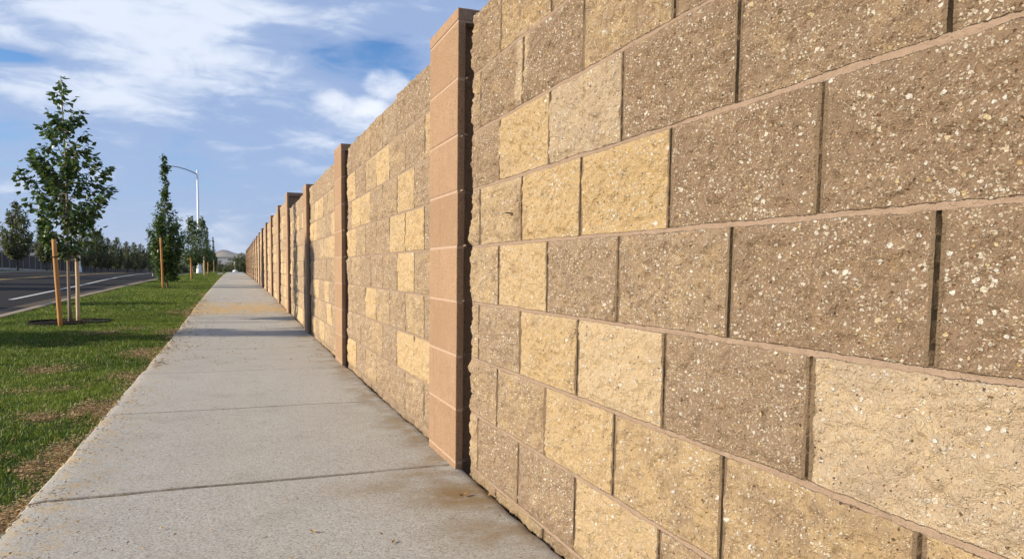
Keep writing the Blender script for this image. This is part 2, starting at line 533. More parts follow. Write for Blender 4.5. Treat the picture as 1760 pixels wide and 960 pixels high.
m_leaf = leaf_mat("pear_leaf", (0.028, 0.068, 0.015), (0.115, 0.172, 0.040))
m_leaf_far = leaf_mat("street_tree_leaf", (0.055, 0.070, 0.020), (0.150, 0.150, 0.050), 0.25, 0.6)
m_leaf_valley = leaf_mat("valley_leaf", (0.020, 0.040, 0.014), (0.055, 0.080, 0.028), 0.1, 0.7)
m_bark = simple("bark", (0.26, 0.20, 0.15), 0.9, 0.35, 25, 0.7, 90)
m_bark_dark = simple("dark_bark", (0.10, 0.075, 0.055), 0.9, 0.3, 20, 0.5, 60)


def wood(name, a, b):
    m, t = new_mat(name)
    P = pos(t)
    v = nd(t, 'ShaderNodeVectorMath', {0: P, 1: (60, 60, 3)}, operation='MULTIPLY').outputs[0]
    n = noise(t, v, 1.0, 5, 0.6)
    k = noise(t, P, 9.0, 3, 0.5)
    c = mixc(t, n, a, b)
    c = mixc(t, ramp(t, k, 0.62, 0.75, 0, 0.6), c, tuple(x * 0.45 for x in a))
    finish(t, c, 0.75, n, 0.003, 0.5, 0.3)
    return m


m_stake = wood("orange_pine", (0.36, 0.165, 0.05), (0.52, 0.27, 0.10))
m_stake2 = wood("pale_pine", (0.46, 0.33, 0.19), (0.62, 0.48, 0.31))
m_black = simple("black_plastic", (0.010, 0.010, 0.010), 0.9, 0.3, 30, 0, 60, 0.05)
m_mulch = simple("bark_mulch", (0.016, 0.011, 0.008), 0.95, 0.6, 50, 1.0, 60, 0.05)
m_galv = simple("white_painted_steel", (0.74, 0.75, 0.76), 0.45, 0.06, 3, 0, 60, 0.5)
m_steel = simple("grey_steel", (0.16, 0.17, 0.18), 0.5, 0.15, 5)
m_lens = simple("lamp_lens", (0.5, 0.5, 0.48), 0.2, 0.05, 5)
m_fpanel = simple("dark_fence_panel", (0.085, 0.068, 0.058), 0.85, 0.3, 1.2, 0.3, 30)
m_fpost = simple("tan_fence_post", (0.36, 0.28, 0.21), 0.85, 0.2, 3)
m_fbase = simple("pale_fence_base", (0.52, 0.48, 0.42), 0.9, 0.15, 2)
m_roof = simple("grey_roof_shingle", (0.125, 0.12, 0.125), 0.9, 0.3, 3, 0.4, 12)
m_roof2 = simple("pale_roof_shingle", (0.27, 0.25, 0.235), 0.9, 0.25, 3, 0.4, 12)
m_stucco = simple("tan_stucco", (0.42, 0.35, 0.27), 0.9, 0.1, 2)
m_fascia = simple("white_fascia", (0.70, 0.69, 0.66), 0.6, 0.05, 2)
m_glass = simple("dark_window_glass", (0.03, 0.035, 0.045), 0.08, 0.1, 1, 0, 1, 0.5)
m_pole = simple("brown_timber_pole", (0.14, 0.095, 0.065), 0.9, 0.25, 6)
m_hill = None

m_litter, t = new_mat("leaf_litter")
va = attr(t, 'var')
c = mixc(t, ramp(t, va, 0.0, 0.6), (0.13, 0.075, 0.035), (0.42, 0.28, 0.12))
c = mixc(t, ramp(t, va, 0.7, 1.0), c, (0.50, 0.40, 0.24))
finish(t, c, 0.8)

m_sand, t = new_mat("sandy_soil")
P = pos(t)
n3 = noise(t, P, 90.0, 4, 0.7)
n2 = noise(t, P, 14.0, 4, 0.7)
c = mixc(t, n3, (0.24, 0.155, 0.075), (0.60, 0.45, 0.25))
c = mixc(t, ramp(t, n2, 0.56, 0.7, 0, 0.7), c, (0.13, 0.085, 0.045))
finish(t, c, 0.95, n3, 0.006, 0.9, 0.1)

m_hill, t = new_mat("dry_hills")
P = pos(t)
n1 = noise(t, P, 0.0030, 6, 0.6)
zz = nd(t, 'ShaderNodeSeparateXYZ', {0: P}).outputs[2]
c = mixc(t, ramp(t, n1, 0.38, 0.62), (0.075, 0.070, 0.048), (0.27, 0.205, 0.125))
finish(t, c, 0.95, n1, 3.0, 0.5, 0.05)

m_haze, t = new_mat("haze_air")
hv = nd(t, 'ShaderNodeVolumePrincipled', {'Color': (0.80, 0.88, 1.0, 1), 'Density': 0.00006, 'Anisotropy': 0.2})
nd(t, 'ShaderNodeOutputMaterial', {'Volume': hv.outputs[0]})

# ------------------------------------------------------------------ terrain, lawn, sidewalk, road
xs = np.concatenate([np.linspace(-9000, -300, 24), np.linspace(-250, 250, 26), np.linspace(300, 9000, 24)])
ys = np.unique(np.concatenate([[-400, -100, -30], GP[:, 0], np.arange(0, 210, 6), np.arange(230, 2300, 60), np.linspace(2300, 9000, 20)]))
X, Y = np.meshgrid(xs, ys)
Z = gz(Y) - 0.32 + np.where(Y > 260, fbm(X / 400, Y / 400, 3, 4) * np.clip((Y - 260) / 500, 0, 1) * 4, 0)
tag(np_mesh("ground", np.stack([X, Y, Z], -1), grid_quads(len(ys), len(xs)), m_earth), kind='structure')

rng = np.random.default_rng(7)
PATCH = [(-0.80, 7.2, .17, .40, 1.0), (-0.74, 4.45, .11, .30, 1.0), (-0.95, 4.35, .16, .22, .75), (-0.73, 3.42, .09, .30, 1.05), (-1.0, 3.5, .15, .2, .6),
         (-0.66, 2.65, .06, .15, 1.0), (-1.35, 6.4, .30, .22, .55), (-1.6, 9.3, .35, .3, .6), (-0.75, 9.6, .12, .4, .55), (-1.2, 5.3, .3, .15, .45),
         (-0.9, 12.6, .25, .6, .5), (-2.0, 8.6, .4, .3, .4), (-0.8, 5.9, .1, .25, .5), (-1.2, 2.7, .15, .15, .5), (-0.70, 14.5, .12, 1.4, .6), (-0.75, 19, .15, 2.5, .5)]


def bare_f(X, Y):
    b = np.zeros_like(X)
    for px, py, sx_, sy_, a in PATCH:
        b = np.maximum(b, a * np.exp(-((X - px) / sx_) ** 2 - ((Y - py) / sy_) ** 2))
    b = b * (.25 + .75 * vn(X * 14, Y * 9, 22)) + 0.50 * np.clip(fbm(X * 1.6, Y * 0.9, 21, 4) - .02, 0, 1)
    b = b + 0.30 * smooth(-0.80, -0.63, X)
    return b


def lawn_z(X, Y):
    return gz(Y) - 0.035 + 0.02 * fbm(X * 1.3, Y * 1.3, 5, 3) + 0.006 * fbm(X * 14, Y * 14, 6, 2)


xs = np.linspace(-2.97, -0.615, 60)
ys = np.concatenate([np.arange(-6, 1.5, .5), np.arange(1.5, 14, .05), np.arange(14, 40, .4), np.arange(40, 171, 3)])
X, Y = np.meshgrid(xs, ys)
tag(np_mesh("lawn", np.stack([X, Y, lawn_z(X, Y)], -1), grid_quads(len(ys), len(xs)), m_lawn, {'bare': bare_f(X, Y)}), kind='structure')


def blades(n, x0, x1, y0, y1, hmin, hmax, w, edge_only=False):
    X = rng.uniform(x0, x1, n)
    Y = rng.uniform(y0, y1, n)
    # only what the lens or a step aside could see
    keep = X > -0.30 * Y - 0.9
    b = bare_f(X, Y) + rng.normal(0, .20, n)
    keep &= b < 0.52
    ring = ((X + 2.0) / .50) ** 2 + ((Y - 11.0) / .50) ** 2 < 1
    ring |= ((X + 1.8) / .45) ** 2 + ((Y - 23.2) / .45) ** 2 < 1
    keep &= ~ring
    X, Y, b = X[keep], Y[keep], b[keep]
    n = len(X)
    tuft = 0.6 + 0.8 * vn(X * 9, Y * 9, 31)
    h = rng.uniform(hmin, hmax, n) * tuft * (1.0 - 0.45 * np.clip(b * 1.6, 0, 1))
    a = rng.uniform(0, 2 * np.pi, n)
    lean = rng.uniform(0.1, 0.9, n) * h
    la = rng.uniform(0, 2 * np.pi, n)
    Zb = lawn_z(X, Y) - 0.004
    dx, dy = np.cos(a) * w * .5, np.sin(a) * w * .5
    lx, ly = np.cos(la) * lean, np.sin(la) * lean
    k = lambda s, f, hh: np.stack([X + s * dx * f + lx * hh * hh, Y + s * dy * f + ly * hh * hh, Zb + h * (hh - .18 * hh * hh * (lean / h))], -1)
    V = np.stack([k(-1, 1, 0), k(1, 1, 0), k(1, .85, .55), k(-1, .85, .55), k(1, .12, 1), k(-1, .12, 1)], 1)
    base = (np.arange(n) * 6)[:, None]
    Q = np.concatenate([base + np.array([0, 1, 2, 3]), base + np.array([3, 2, 4, 5])], 0)
    var = np.clip(0.5 + 0.55 * fbm(X * 2.2, Y * 2.2, 41, 3) + rng.normal(0, .22, n), 0, 1)
    dry = np.clip((rng.random(n) < 0.05 + 0.5 * np.clip(b - .12, 0, 1)) * rng.uniform(.4, 1, n), 0, 1)
    return V.reshape(-1, 3), Q, np.repeat(var, 6), np.repeat(dry, 6)


parts = [blades(100000, -3.0, -0.61, 1.6, 6.5, .012, .034, .0038), blades(95000, -2.95, -0.61, 6.5, 13, .015, .036, .0055),
         blades(90000, -2.95, -0.61, 13, 32, .018, .038, .011), blades(60000, -2.95, -0.61, 32, 80, .02, .045, .028)]
V, Q, va, dr = [], [], [], []
off = 0
for v, q, a, b in parts:
    V.append(v)
    Q.append(q + off)
    va.append(a)
    dr.append(b)
    off += len(v)
tag(np_mesh("grass", np.concatenate(V), np.concatenate(Q), m_grass, {'var': np.concatenate(va), 'dry': np.concatenate(dr)}), kind='stuff')

# dry thatch lying on the bare spots
n = 26000
X = rng.uniform(-2.2, -0.60, n * 8)
Y = 2.2 + 11 * rng.random(n * 8) ** 1.4
k = bare_f(X, Y) + rng.normal(0, .10, len(X)) > 0.36
X, Y = X[k][:n], Y[k][:n]
n = len(X)
a = rng.uniform(0, np.pi, n)
ln = (.003 + .014 * rng.random(n) ** 2.5) * (1 + .06 * Y)
wd = rng.uniform(.0018, .006, n) * (1 + .06 * Y)
Zc = lawn_z(X, Y) + rng.uniform(.004, .02, n)
tl_ = rng.uniform(-.4, .4, n)
cx_, cy_ = np.cos(a), np.sin(a)
mk = lambda s, q: np.stack([X + s * cx_ * ln * .5 - q * cy_ * wd * .5, Y + s * cy_ * ln * .5 + q * cx_ * wd * .5, Zc + s * ln * .5 * tl_], -1)
V = np.stack([mk(-1, -1), mk(1, -1), mk(1, 1), mk(-1, 1)], 1).reshape(-1, 3)
tag(np_mesh("dry_thatch", V, np.arange(n * 4).reshape(-1, 4), m_litter, {'var': np.repeat(rng.random(n) ** 1.3 * .95, 4)}, smooth_shade=False), kind='stuff')

# sidewalk
JOINTS = [1.18, 2.70, 4.17, 5.68, 7.22] + [7.22 + 1.5 * k for k in range(1, 48)]
ex = []
for i, j in enumerate(JOINTS):
    w = 0.011 if i == 1 else (0.006 if j < 12 else 0.009)
    ex += [j - 3 * w, j - w, j - .55 * w, j, j + .55 * w, j + w, j + 3 * w]
ys = np.unique(np.round(np.concatenate([np.arange(-3, 1, .1), np.arange(1, 4.5, .012), np.arange(4.5, 10, .03), np.arange(10, 30, .2), np.arange(30, 80.01, 1.5), ex]), 4))
u = np.concatenate([[0, .004, .012, .03], np.linspace(.06, .94, 46), [.955, .968, .98, .988, .994, 1.0]])
U, Y = np.meshgrid(u, ys)
xl = -0.622 + 0.010 * fbm(Y * 2.5, Y * 0 + 3, 51, 4)
xr = 0.804 + 0.006 * fbm(Y * 9, Y * 0 + 1, 52, 4) - 0.022 * np.clip(fbm(Y * 3, Y * 0 + 5, 53, 4) - .15, 0, 1)
X = xl + (xr - xl) * U
jm = np.zeros_like(Y)
dz = np.zeros_like(Y)
for i, j in enumerate(JOINTS):
    w = 0.012 if i == 1 else (0.0065 if j < 12 else 0.010)
    jy = j + 0.0025 * fbm(X * 9, Y * 0 + j, 54, 3) + (0.10 if i == 1 else 0.03) * (X - .1) * .25
    dd = np.abs(Y - jy)
    dz -= (0.010 if i == 1 else 0.006) * smooth(w, w * .35, dd)
    jm = np.maximum(jm, smooth(w * 1.6, w * .4, dd) * (1.0 if i == 1 else .8))
edge = smooth(0.05, 0.0, X - xl) + smooth(0.03, 0.0, xr - X)
Z = gz(Y) + dz - 0.006 * edge * edge + 0.0025 * fbm(X * 3, Y * 3, 55, 3)
chip = smooth(.020, .006, xr - X + .010 * fbm(X * 60, Y * 60, 57, 3)) * smooth(.0, .3, fbm(Y * 4, Y * 0 + 8, 58, 3) + .15)
stain = np.zeros_like(Y)
for px, py, sx_, sy_, a in [(.70, 2.33, .17, .15, 1.25), (.50, 2.50, .22, .10, .6), (.62, 2.62, .12, .06, .7), (.66, 1.98, .14, .14, .7), (.75, 3.3, .05, .5, .5), (.76, 5.6, .04, .4, .6), (.74, 1.6, .1, .3, .5)]:
    stain = np.maximum(stain, a * np.exp(-((X - px) / sx_) ** 2 - ((Y - py) / sy_) ** 2))
nr, nc = X.shape
V = np.stack([X, Y, Z], -1)
left = V[:, 0].copy(); left[:, 2] -= .12
right = V[:, -1].copy(); right[:, 2] -= .12
Vall = np.concatenate([V.reshape(-1, 3), left, right])
i0, i1 = nr * nc, nr * nc + nr
r = np.arange(nr - 1)
Qs = np.concatenate([grid_quads(nr, nc), np.stack([r * nc, (r + 1) * nc, i0 + r + 1, i0 + r], -1), np.stack([r * nc + nc - 1, i1 + r, i1 + r + 1, (r + 1) * nc + nc - 1], -1)])
zz = np.zeros(2 * nr)
tag(np_mesh("sidewalk", Vall, Qs, m_walk, {'stain': np.concatenate([stain.ravel(), zz]), 'joint': np.concatenate([jm.ravel(), zz]), 'chip': np.concatenate([chip.ravel(), zz])}), kind='structure')

# crumbly soil along the lawn edge of the sidewalk
ys = np.concatenate([np.arange(0.5, 9, .015), np.arange(9, 25, .08), np.arange(25, 80, .6)])
u = np.linspace(0, 1, 9)
U, Y = np.meshgrid(u, ys)
wl = .016 + .018 * np.clip(fbm(Y * 1.7, Y * 0, 61, 4) + .2, -.3, 1)
wr = .006 + .022 * np.clip(fbm(Y * 5, Y * 0 + 4, 62, 4), -.35, 1) + .012 * np.clip((Y - 6) / 10, 0, 2)
X = -0.620 - wl + (wl + wr) * U
Z = gz(Y) - .030 * (1 - U) ** 1.6 - .0025 + .0040 * fbm(X * 80, Y * 80, 63, 3) - .008 * smooth(.75, 1, U) - .03 * smooth(.15, 0, U)
tag(np_mesh("soil_edge", np.stack([X, Y, Z], -1), grid_quads(len(ys), len(u)), m_sand), kind='structure')

# bits of straw and leaf crumbs blown over the sidewalk
n = 6000
Xb = np.where(rng.random(n) < .70, -0.61 + np.abs(rng.normal(0, 1, n)) * np.where(rng.random(n) < .5, .06, .22), rng.uniform(-.6, .78, n))
Yb = 1.5 + 16 * rng.random(n) ** 1.7
keep = (Xb < .79) & (vn(Xb * 4, Yb * 4, 71) + rng.normal(0, .15, n) > .42)
Xb, Yb = Xb[keep], Yb[keep]
n = len(Xb)
a = rng.uniform(0, np.pi, n)
ln = rng.uniform(.003, .013, n) * (1 + (Yb > 6))
wd = ln * rng.uniform(.12, .6, n)
Zc = gz(Yb) + rng.uniform(.003, .006, n)
cx_, cy_ = np.cos(a), np.sin(a)
mk = lambda s, q, h: np.stack([Xb + s * cx_ * ln * .5 - q * cy_ * wd * .5, Yb + s * cy_ * ln * .5 + q * cx_ * wd * .5, Zc + h * ln], -1)
V = np.stack([mk(-1, -.4, 0), mk(0, -1, .15), mk(1, -.3, .05), mk(1, .3, .22), mk(0, 1, .3), mk(-1, .4, .1)], 1).reshape(-1, 3)
b = (np.arange(n) * 6)[:, None]
tag(np_mesh("leaf_litter", V, np.concatenate([b + np.array([0, 1, 4, 5]), b + np.array([1, 2, 3, 4])]), m_litter, {'var': np.repeat(rng.random(n), 6)}, smooth_shade=False), kind='stuff')

# curled dead leaves lying on the concrete
for (lx, ly, ls, ra, lab) in ((.705, 2.315, .019, .4, 'curled pale brown dead leaf on the stained concrete below the nearest pier'), (.785, 2.285, .022, 1.3, 'reddish brown dead leaf wedged against the wall foot right of the nearest pier'),
                              (.20, 2.12, .012, 2.2, 'small tan leaf scrap alone on the near sidewalk slab, left of centre'), (.40, 1.97, .010, .9, 'tiny orange leaf scrap at the bottom of the photo, on the near slab')):
    nu, nv = 9, 5
    U, V_ = np.meshgrid(np.linspace(-1, 1, nu), np.linspace(-1, 1, nv))
    wv = np.maximum(.04, (1 - U ** 2) ** .7) * .42
    xx = U * ls
    yy = V_ * wv * ls + .1 * ls * np.sin(U * 3)
    zz_ = .004 + ls * (.20 * V_ ** 2 + .22 * U ** 2 + .08 * fbm(U * 2 + lx * 9, V_ * 2, 99, 2))
    ca, sa = math.cos(ra), math.sin(ra)
    o = np_mesh("dry_leaf", np.stack([xx * ca - yy * sa, xx * sa + yy * ca, zz_], -1), grid_quads(nv, nu), m_litter, {'var': np.full(nu * nv, .25 + .4 * abs(math.sin(lx * 40)))})
    o.location = (lx, ly, float(gz(ly)))
    tag(o, lab, 'leaf', 'dead leaves on the sidewalk')

# dark debris packed in the crack at the foot of the wall
n = 520
Yb = 1.0 + 9 * rng.random(n) ** 1.6
Xb = .808 + rng.normal(0, .005, n)
ln = rng.uniform(.002, .007, n)
V = np.zeros((n, 5, 3))
for k in range(4):
    an = rng.uniform(0, .8, n) + k * np.pi / 2
    V[:, k] = np.stack([Xb + np.cos(an) * ln * .6, Yb + np.sin(an) * ln * 1.3, gz(Yb) - .014 + rng.uniform(-.004, .004, n)], -1)
V[:, 4] = np.stack([Xb, Yb, gz(Yb) - .008 + ln * .45], -1)
b = (np.arange(n) * 5)[:, None]
T = np.concatenate([b + np.array([0, 1, 4]), b + np.array([1, 2, 4]), b + np.array([2, 3, 4]), b + np.array([3, 0, 4])])
tag(np_mesh("crack_debris", V.reshape(-1, 3), None, m_mulch, None, tris=T, smooth_shade=False), kind='stuff')


def strip(name, xa, xb, ys, zoff, mat, profile=None):
    pr = profile or [(xa, 0), (xb, 0)]
    px = np.array([p[0] for p in pr])
    pz = np.array([p[1] for p in pr])
    Xs, Ys = np.meshgrid(px, ys)
    Zs = gz(Ys) + zoff + pz[None, :]
    return tag(np_mesh(name, np.stack([Xs, Ys, Zs], -1), grid_quads(len(ys), len(px)), mat, smooth_shade=False), kind='structure')


RY = np.concatenate([np.arange(-40, 60, 4), np.arange(60, 170, 5)])
strip("curb", 0, 0, RY, 0, m_curb, [(-3.13, -.15), (-3.105, -.03), (-3.09, -.012), (-2.965, -.010), (-2.955, -.06)])
strip("road", -15.0, -3.798, RY, -.138, m_road)
strip("gutter", 0, 0, RY, 0, m_gutter, [(-3.80, -.128), (-3.13, -.15)])
strip("far_curb", 0, 0, RY, 0, m_curb, [(-15.62, -.06), (-15.60, -.01), (-15.46, -.012), (-15.44, -.03), (-15.42, -.15), (-14.998, -.135)])
X, Y = np.meshgrid(np.linspace(-19.3, -15.6, 8), RY)
tag(np_mesh("far_verge", np.stack([X, Y, gz(Y) - .02], -1), grid_quads(len(RY), 8), m_lawn, {'bare': bare_f(X, Y) * .4}), kind='structure')
strip("cross_street", -120, 60, np.array([170, 186.0]), -.13, m_road)


def paint(name, pts, w, mat):
    P_ = np.array(pts, float)
    yy = np.linspace(P_[0, 1], P_[-1, 1], 40)
    xx = np.interp(yy, P_[:, 1], P_[:, 0])
    V = np.stack([np.stack([xx - w / 2, yy, gz(yy) - .134], -1), np.stack([xx + w / 2, yy, gz(yy) - .134], -1)], 1)
    return tag(np_mesh(name, V, grid_quads(40, 2), mat, smooth_shade=False), kind='structure')


paint("white_edge_line", [(-4.5, 18.6), (-4.7, 23.4), (-5.0, 30.4), (-6.0, 46.3), (-6.6, 60), (-7, 80)], .12, m_white)
paint("yellow_centre_line", [(-9.15, 10), (-9.15, 120)], .13, m_yellow)
paint("yellow_centre_line", [(-9.42, 10), (-9.42, 120)], .13, m_yellow)

# ------------------------------------------------------------------ block wall
D, CH, BL, Y0J, ZTOP = 0.817, 0.2032, 0.2026, 2.2952, 1.648
NEAR = {  # courses from the top; blocks from the far pier towards the camera: (yellowness, paleness)
    0: [(.30, .05), (.52, 0), (.42, .1), (.2, 0), (.15, 0), (.2, 0), (.3, 0), (.2, 0)],
    1: [(.40, .1), (.22, 0), (.10, 0), (.48, .1), (.18, 0), (.10, 0), (.2, 0), (.2, 0)],
    2: [(.22, .05), (.86, .1), (.42, .55), (.12, 0), (.20, .05), (.12, 0), (.3, 0), (.2, 0)],
    3: [(.50, .15), (.55, .2), (.86, .05), (.90, 0), (.08, 0), (.05, 0), (.1, 0), (.2, 0)],
    4: [(.50, .2), (.88, .2), (.18, .12), (.30, .12), (.12, 0), (.05, 0), (.1, 0), (.2, 0)],
    5: [(.42, .15), (.24, .15), (.82, .12), (1.0, .50), (.15, .08), (.55, .66), (.3, 0), (.2, 0)],
    6: [(.36, .1), (.42, .1), (.80, .15), (.62, .1), (.55, .08), (.62, .1), (.3, 0), (.2, 0)],
    7: [(.55, .2), (.20, .1), (.22, .12), (.80, .25), (.45, .1), (.3, .1), (.3, 0), (.2, 0)],
    8: [(.45, .1), (.66, .15), (.35, .1), (.4, .1), (.4, .1), (.3, 0), (.3, 0), (.2, 0)],
    9: [(.4, .1)] * 8}


def wall_mesh(name, y0, y1, zb, zt, res, seed, table=None, yfine=None, label=None, fine=True):
    big = res > .01
    cols = np.arange(y0, y1 + res * .5, res)
    if yfine:
        cols = np.concatenate([np.arange(y0, yfine, .012), np.arange(yfine, y1, res)])
    jn = Y0J + BL * np.arange(math.floor((y0 - Y0J) / BL) - 1, math.ceil((y1 - Y0J) / BL) + 2)
    offs = np.array([-14, -12, -10, -8, -6.4, -5.6, -4.8, -4, -3.2, -2.2, 0, 2.2, 3.2, 4, 4.8, 5.6, 6.4, 8, 10, 12, 14]) / 1000 if fine else np.array([-12, -6, -2, 2, 6, 12]) / 1000
    cols = np.concatenate([cols, (jn[:, None] + offs).ravel()])
    cols = np.unique(np.round(cols[(cols > y0 + .001) & (cols < y1 - .001)], 4))
    cols = np.concatenate([[y0], cols[np.concatenate([[True], np.diff(cols) > .0005])], [y1]])
    rows = np.arange(zb, zt - .001, res)
    jz = zt - CH * np.arange(1, math.ceil((zt - zb) / CH) + 1)
    offz = np.array([-12, -9, -7.5, -6, -4.5, -2, 0, 2, 4.5, 6, 7.5, 9, 12]) / 1000 if fine else np.array([-12, -6, 0, 6, 12]) / 1000
    rows = np.concatenate([rows, (jz[:, None] + offz).ravel()])
    rows = np.unique(np.round(rows[(rows > zb) & (rows < zt - .001)], 4))
    rows = np.concatenate([[zb], rows, [zt]])
    Y, Z = np.meshgrid(cols, rows)
    wob = .0018 * fbm(Y * 6, Z * 2, seed + 5, 3)
    kf = (zt - Z + wob) / CH
    k = np.floor(kf).astype(int)
    fr = (kf - k) * CH
    dtop = np.where(k == 0, 1.0, fr)
    dh = np.minimum(dtop, CH - fr)
    par = k % 2
    bf = (Y - Y0J - par * BL) / (2 * BL)
    bi = np.floor(bf).astype(int)
    fb = (bf - bi) * 2 * BL
    sdv = np.where(fb < BL, fb, fb - 2 * BL)                       # signed distance to the nearest vertical joint
    dv = np.abs(sdv)
    jid = np.where(fb < BL, bi, bi + 1)
    rnd = lambda a, b, s: _hash(a, b, seed * 13 + s)
    jit = (rnd(jid, k, 1) - .5) * .0016 + .0008 * fbm(Z * 22, jid * 3.1, seed + 3, 2)
    sdv = sdv - jit
    dv = np.abs(sdv)
    e = smooth(0, .026, np.minimum(dh - .004, dv - .004))
    brand = rnd(bi, k, 2)
    tx, tz = (rnd(bi, k, 3) - .5), (rnd(bi, k, 4) - .5)
    sh = bi * 3.7 + k * 1.9
    rough = fbm(Y * 9 + sh, Z * 11 + sh, seed, 3) * .0060 + fbm(Y * 38 + sh, Z * 46, seed + 20, 3, .6) * .0090
    rough = rough + .0115 * (np.abs(fbm(Y * 13 + sh * 1.7, Z * 17 + sh, seed + 30, 3)) - .25)
    if res < .01:
        rough = rough + fbm(Y * 130, Z * 150, seed + 40, 2, .6) * .0034
    h = e * (.0010 + .0055 * brand + tx * .010 * (fb / BL - 1) + tz * .010 * (fr / CH * 2 - 1)) + rough * (.35 + .65 * e) + .0028
    jw = .0047 + .0016 * fbm(Y * 40, k * 7.7, seed + 60, 4, .65) + .0020 * fbm(Y * 7, k * 5.1, seed + 61, 2)
    mh = smooth(jw + .0038, jw - .0030, dh)
    hm = .0024 + .0018 * fbm(Y * 14, Z * 60, seed + 62, 3)
    h = h * (1 - mh) + hm * mh
    depth = np.where(rnd(jid, k, 6) < .8, 1.0, .3) * (1 - .85 * smooth(.62, .74, vn(Z * 7, jid * 2.9, seed + 68)))
    mv = smooth(.0125, .0085, dv + .002 * fbm(Z * 40, jid * 5.0, seed + 64, 2)) * (1 - mh)
    h = h * (1 - mv * .8) + .8 * (.0036 + .0006 * fbm(Z * 90, Y * 90, seed + 66, 2)) * mv
    gw = .0029 + .0011 * fbm(Z * 9, jid * 2.3, seed + 67, 3)
    gv = smooth(gw + .0006, gw - .0006, np.abs(sdv)) * smooth(.6, .2, mh) * depth
    h = h - gv * .022
    mort = mv
    bed = mh
    tone = np.zeros_like(Y)
    lite = np.zeros_like(Y)
    if table is not None:
        b0 = np.floor((y1 - .002 - Y0J - par * BL) / (2 * BL)).astype(int)
        idx = np.clip(b0 - bi, 0, 7)
        tt = np.array([[table[min(c, 9)][i] for i in range(8)] for c in range(10)])
        kk = np.clip(k, 0, 9)
        tone, lite = tt[kk, idx, 0], tt[kk, idx, 1]
        smear = smooth(.065, .015, np.abs(Y - 2.10 + .03 * fbm(Z * 9, Y * 5, 9, 3))) * smooth(.25, .6, vn(Y * 40, Z * 14, 77) + .25) * smooth(1.22, 1.28, Z) * smooth(1.50, 1.42, Z)
        tone = np.maximum(tone, .62 * smear)
        lite = np.maximum(lite, .55 * smear)
    else:
        ry = rnd(bi, k, 7)
        tone = np.where(ry < .26, .64 + .26 * rnd(bi, k, 8), np.where(ry < .52, .26 + .20 * rnd(bi, k, 8), .08 + .20 * rnd(bi, k, 8)))
        tone = np.where(k == 0, tone * .45, tone)
        lite = np.where(rnd(bi, k, 9) < .25, .25 * rnd(bi, k, 10), .10)
    # ragged ends at the control joints
    wgt = smooth(.05, 0, Y - y0) * 1.0
    wg2 = smooth(.05, 0, y1 - Y)
    rag = .007 * fbm(Z * 16, Z * 0 + 2, seed + 70, 4)
    Yd = Y + rag * wg2 + rag * wgt
    endb = smooth(.016, 0, np.minimum(Y - y0, y1 - Y))
    h = h - .012 * endb ** 2
    h = h - .004 * smooth(.010, 0, zt - Z)
    Zd = Z + np.where(zt - Z < .0005, .0025 * fbm(Y * 20, Y * 0, seed + 71, 3), 0)
    Xw = D - h
    nr, nc = Y.shape
    V = np.stack([Xw, Yd, Zd], -1)
    ring = np.concatenate([np.arange(nc), (np.arange(1, nr) * nc + nc - 1), ((nr - 1) * nc + np.arange(nc - 2, -1, -1)), (np.arange(nr - 2, 0, -1) * nc)])
    Vf = V.reshape(-1, 3)
    back = Vf[ring].copy()
    back[:, 0] = D + .185
    n0 = nr * nc
    m = len(ring)
    i = np.arange(m)
    side = np.stack([ring[i], n0 + i, n0 + (i + 1) % m, ring[(i + 1) % m]], -1)
    # back sheet
    bc = [n0, n0 + nc - 1, n0 + nc + nr - 2, n0 + 2 * nc + nr - 3]
    Qs = np.concatenate([grid_quads(nr, nc, True), side, np.array([bc])])
    pad = lambda A: np.concatenate([A.ravel(), A.ravel()[ring]])
    o = np_mesh(name, np.concatenate([Vf, back]), Qs, m_wall, {'tone': pad(tone), 'lite': pad(lite), 'mort': pad(mort), 'bed': pad(bed)})
    if fine:
        o.data.set_sharp_from_angle(angle=rad(52))
    return o


PW = 0.408
PY = [2.645, 5.79, 8.72, 11.90, 14.46, 17.36, 20.22] + [20.22 + 2.93 * k for k in range(1, 13)]
STEP = [0, 0, 0] + [CH] * (len(PY) - 3)

w0 = wall_mesh("block_wall_panel", -0.35, 2.598, -.26, ZTOP, .0036, 3, NEAR, yfine=.50)
tag(w0, 'large tan and brown split face block wall panel nearest the camera, right of nearest pier', 'wall panel', 'split face wall panels between the piers')
bm = bmesh.new()
add_tube(bm, [(D + .004, 2.118, .922), (D - .012, 2.119, .921), (D - .024, 2.128, .924), (D - .034, 2.150, .926)], [.0022, .0022, .002, .0016], 6)
bm_obj("tie_wire", bm, m_black, w0, True)
shared = None
for i in range(len(PY) - 1):
    ya, yb = PY[i] + PW + .045, PY[i + 1] - .045
    st = STEP[i + 1] if i >= 3 else 0
    if i < 8:
        o = wall_mesh("block_wall_panel", ya, yb, -.26 + (.10 if st else 0), ZTOP + st, [.007, .011, .014, .02, .025, .03, .04, .05][i], 11 + i, fine=i < 2)
    else:
        if shared is None:
            shared = wall_mesh("block_wall_panel", ya, yb, -.05, ZTOP + st, .06, 40, fine=False)
            shared_y = ya
            o = shared
        else:
            o = shared.copy()
            COL.objects.link(o)
            o.location.y = ya - shared_y
    tag(o, 'split face block wall panel between the %s and %s piers from the camera' % (ORD[i], ORD[i + 1]), 'wall panel', 'split face wall panels between the piers')


